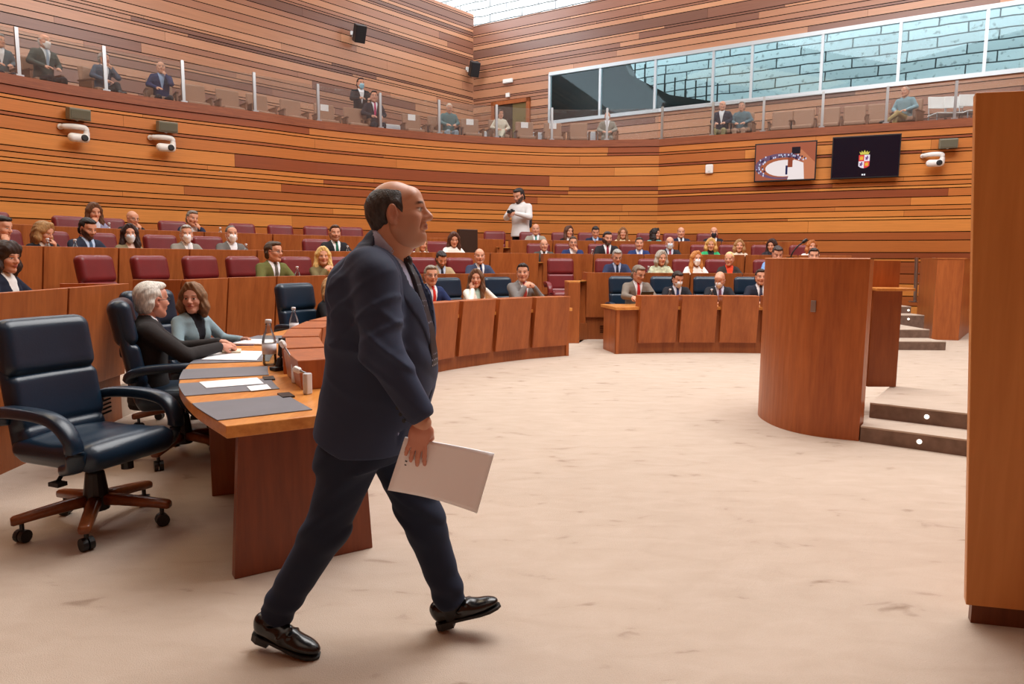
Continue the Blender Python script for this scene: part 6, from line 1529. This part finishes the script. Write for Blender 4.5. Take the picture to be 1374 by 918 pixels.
# ------------------------------------------------------------------ things on the table and the desks
def bottle(p, label, s=1., group='water bottles'):
    r = empty('water_bottle', tuple(p), 0, label, 'bottle', group)
    mb = MB(); pr = [(.0, 0), (.030, 0), (.033, .008), (.033, .115), (.030, .135), (.018, .165), (.0135, .18), (.0135, .205)]
    mb.lathe([(max(.001, a*s), b*s) for a, b in pr], n=16); mb.build('glass', M_GLASSD, r, smooth=True)
    mb = MB(); mb.lathe([(.001, .003*s), (.029*s, .004*s), (.031*s, .06*s), (.001, .061*s)], n=14); mb.build('water', glass_mat('water', (.90, .93, .92), .6, 1.33), r, smooth=True)
    mb = MB(); mb.lathe([(.0336*s, .055*s), (.0336*s, .105*s)], n=16); mb.build('paper_label', mat('bottle_label', (222, 222, 226), .6), r, smooth=True)
    mb = MB(); mb.lathe([(.0155*s, .203*s), (.0155*s, .218*s), (.012*s, .221*s)], n=14); mb.build('cap', mat('bottle_cap', (214, 216, 220), .35), r, smooth=True)
bottle((*at_z(362, 489, .705)[:2], .7015), 'glass water bottle on the table in front of the smiling woman', 1.35)
pb_ = at_z(395, 452, .705)[:2]; bottle((*pb_, .7015), 'glass water bottle on the far part of the table behind the console boxes', 1.2)
def sheet(pts, label, name='paper_sheet', th=.002, z=.7058, m=M_PAPER, extra=None):
    P = [at_z(u, v, z)[:2] for u, v in pts]; c = np.mean(P, axis=0)
    r = empty(name, (c[0], c[1], z), 0, label, 'papers', 'papers on the curved table')
    mb = MB(); mb.prism([tuple(p-c) for p in P], 0, th); mb.build('sheet', m, r)
    if extra:
        for k, (du, s) in enumerate(extra):
            mb = MB(); mb.prism([tuple((p-c)*s+np.array([du, du*.3])) for p in P], th+.0005, th*2+.0005); mb.build('sheet', m, r)
    return r
sheet([(267, 513), (345, 507), (354, 515), (277, 521)], 'long white sheet on the second slate pad of the table')
sheet([(331, 519), (358, 516), (364, 522), (337, 525)], 'small white card right of the long sheet on the pad')
sheet([(270, 483), (300, 471), (354, 472), (344, 484)], 'broad white document in front of the white-haired man', th=.004)
sheet([(298, 474), (300, 469.5), (324, 470), (323, 474)], 'cream note pad lying on the broad white document', z=.711, th=.012, m=mat('cream_paper', (226, 214, 190), .7))
sheet([(313, 462), (334, 456), (372, 457), (362, 463)], 'open white document by the smiling woman\'s wrist', th=.008)
def place(name, p, yaw, label, cat, group=None): return empty(name, tuple(p), yaw, label, cat, group)
p = at_z(329, 464, .708); r = place('ballpoint_pen', (p[0], p[1], .712), .2, 'dark blue pen by the open document', 'pen')
mb = MB(); mb.tube([(-.07, 0, 0), (.06, 0, 0)], .0045, 8); mb.tube([(.06, 0, 0), (.07, 0, 0)], [.0045, .001], 8); mb.build('barrel', mat('pen_blue', (40, 46, 110), .4), r)
mb = MB(); mb.box((-.045, 0, .006), (.05, .002, .002)); mb.build('clip', M_STEEL, r)
# desk microphones with clear blocks along the consoles
def desk_mic(u0, v0, u1, v1, label):
    a = at_z(u0, v0, .70); b = at_y(u1, v1, a[1]+.02); r = place('desk_microphone', a, 0, label, 'microphone', 'desk microphones on the curved table')
    d = b-a; h_ = np.array([0, 0, .105]); mb = MB(); mb.tube([tuple(h_), tuple(h_+(d-h_)*.9), tuple(d)], .006, 6); mb.build('gooseneck', M_STEEL, r)
    e_ = (d-h_)/np.linalg.norm(d-h_); mb = MB(); mb.tube([tuple(d), tuple(d+e_*.012), tuple(d+e_*.035), tuple(d+e_*.045)], [.012, .018, .018, .010], 8); mb.build('capsule', M_WHITE, r)
    mb = MB(); mb.box((0, 0, .055), (.032, .04, .11), rotz(-.5)); mb.build('base', mat('clear_block', (214, 216, 220), .12), r, bevel=.006)
desk_mic(397, 514, 382, 466, 'desk microphone at the console box nearest the far bottle'); desk_mic(413, 529, 403, 498, 'desk microphone half hidden beside the striding man\'s back')
p = at_z(374, 497, .70); r = place('desk_telephone', (p[0], p[1], .7005), .9, 'black handset standing by the tall water bottle', 'telephone')
mb = MB(); mb.box((0, 0, .012), (.09, .07, .024)); mb.build('base', M_BLACK, r, bevel=.006); mb = MB(); mb.tube(catmull3([(0, 0, .02), (.02, 0, .09), (.03, 0, .17), (.03, 0, .20)], 4), 1, 8, sq=(.045, .03)); mb.build('handset', M_BLACK, r)
p = at_z(300, 466, .70); r = place('spectacle_case', at_z(283, 474, .70)+np.array([0, 0, .002]), .5, 'dark flat case on the table edge under the old man\'s hands', 'case')
mb = MB(); mb.box((0, 0, .015), (.2, .08, .03)); mb.build('shell', M_BLACK, r, bevel=.01); mb = MB(); mb.box((0, -.041, .015), (.1, .003, .01)); mb.build('clasp', M_STEEL, r)
# tablet of the man in taupe, white bottles on the desks
p, yw, _ = seat_spot('R1', 868, .9, .42); r = place('tablet', (p[0], p[1], .78), yw, 'black tablet propped in front of the man with red tie, front right', 'tablet')
mb = MB(); mb.box((0, 0, .06), (.012, .2, .16), roty(.5)); mb.build('case', M_BLACK, r, bevel=.004); mb = MB(); mb.box((-.008, 0, .06), (.002, .18, .14), roty(.5)); mb.build('screen', mat('dark_glass2', (22, 24, 30), .1), r)
for row, u, v, lab in (('L3', 65, 331, 'small bottle by the woman with streaked hair'), ('L3', 102, 332, 'small bottle in front of the black-bearded man'), ('L3', 331, 334, 'small bottle right of the open-collared masked man'), ('L4', 147, 303, 'small bottle right of the lilac blazer'), ('L4', 295, 311, 'small bottle right of the navy-jacketed man'), ('L2', 399, 367, 'small bottle between the olive jacket and the blonde'), ('L3', 466, 337, 'small bottle right of the man with the green tie'),
                       ('R1', 899, 393, 'small bottle by the masked man with the blue tie'), ('R1', 955, 393, 'small bottle by the bald masked man in front'), ('R2', 870, 365, 'small bottle left of the grey-haired woman in green'), ('R3', 795, 338, 'small bottle left of the bearded man with red tie')):
    ln, zf = ROWS[row]; p, yw, _ = seat_spot(row, u, zf+.9, .2 if row[1] != '1' else .32); bottle((p[0], p[1], zf+.74 if row[1] != '1' else .7015), lab+' on the bench desk', 1.15)
# dark media stand by the aisle, end blocks of the third row
p, yw, _ = seat_spot('L3', 628, 1.6, 1.55); r = place('media_stand', (p[0], p[1], Z3), yw, 'dark brown equipment stand beside the tall burgundy aisle chair', 'stand')
mb = MB(); mb.box((0, 0, .62), (.3, .42, .06)); mb.box((-.05, 0, 1.02), (.12, .42, .72)); mb.build('cabinet', mat('dark_stand', (54, 36, 28), .4), r, bevel=.008)
mb = MB(); mb.box((0, 0, .30), (.1, .1, .6)); mb.box((0, 0, .02), (.4, .4, .04)); mb.build('pedestal', M_BLACK, r); mb = MB(); mb.box((.1, 0, .70), (.12, .36, .02)); mb.build('paper_tray', M_WHITE, r)

# ------------------------------------------------------------------ camera, light, view
cam = bpy.data.cameras.new('camera'); co = bpy.data.objects.new('camera', cam); COL.objects.link(co)
cam.sensor_width = 36; cam.sensor_fit = 'HORIZONTAL'; cam.lens = F/1374*36; cam.clip_start = .05; cam.clip_end = 200
bk_ = -fw
co.matrix_world = Matrix(((rt[0], up[0], bk_[0], 0), (rt[1], up[1], bk_[1], 0), (rt[2], up[2], bk_[2], CH), (0, 0, 0, 1)))
SC.camera = co
def area(name, loc, size, power, col=(1, 1, 1), rot=(0, 0, 0)):
    l = bpy.data.lights.new(name, 'AREA'); l.shape = 'RECTANGLE'; l.size, l.size_y = size; l.energy = power; l.color = col
    o = bpy.data.objects.new(name, l); COL.objects.link(o); o.location = loc; o.rotation_euler = rot; return o
area('skylight', (3.2, 8.0, 10.2), (9, 8), 1950, (1, .99, .98))
area('rear_fill', (-1, -1.5, 10.2), (8, 5), 90, (1, .9, .78))  # unseen, added as a weak warm fill from behind the camera
area('ceiling_lamps_left', (-6, 7, 10.2), (3, 8), 300, (1, .82, .58))
w = bpy.data.worlds.new('overcast_sky'); SC.world = w; w.use_nodes = True
bg = w.node_tree.nodes['Background']; bg.inputs['Color'].default_value = (.93, .97, 1, 1); bg.inputs['Strength'].default_value = 5.0
SC.view_settings.view_transform = 'Standard'; SC.view_settings.look = 'None'; SC.view_settings.exposure = 0.; SC.view_settings.gamma = 1
SC.view_settings.use_curve_mapping = False
SC.cycles.use_denoising = True
SC.cycles.max_bounces = 8; SC.cycles.transparent_max_bounces = 12
SC.cycles.sample_clamp_indirect = 6
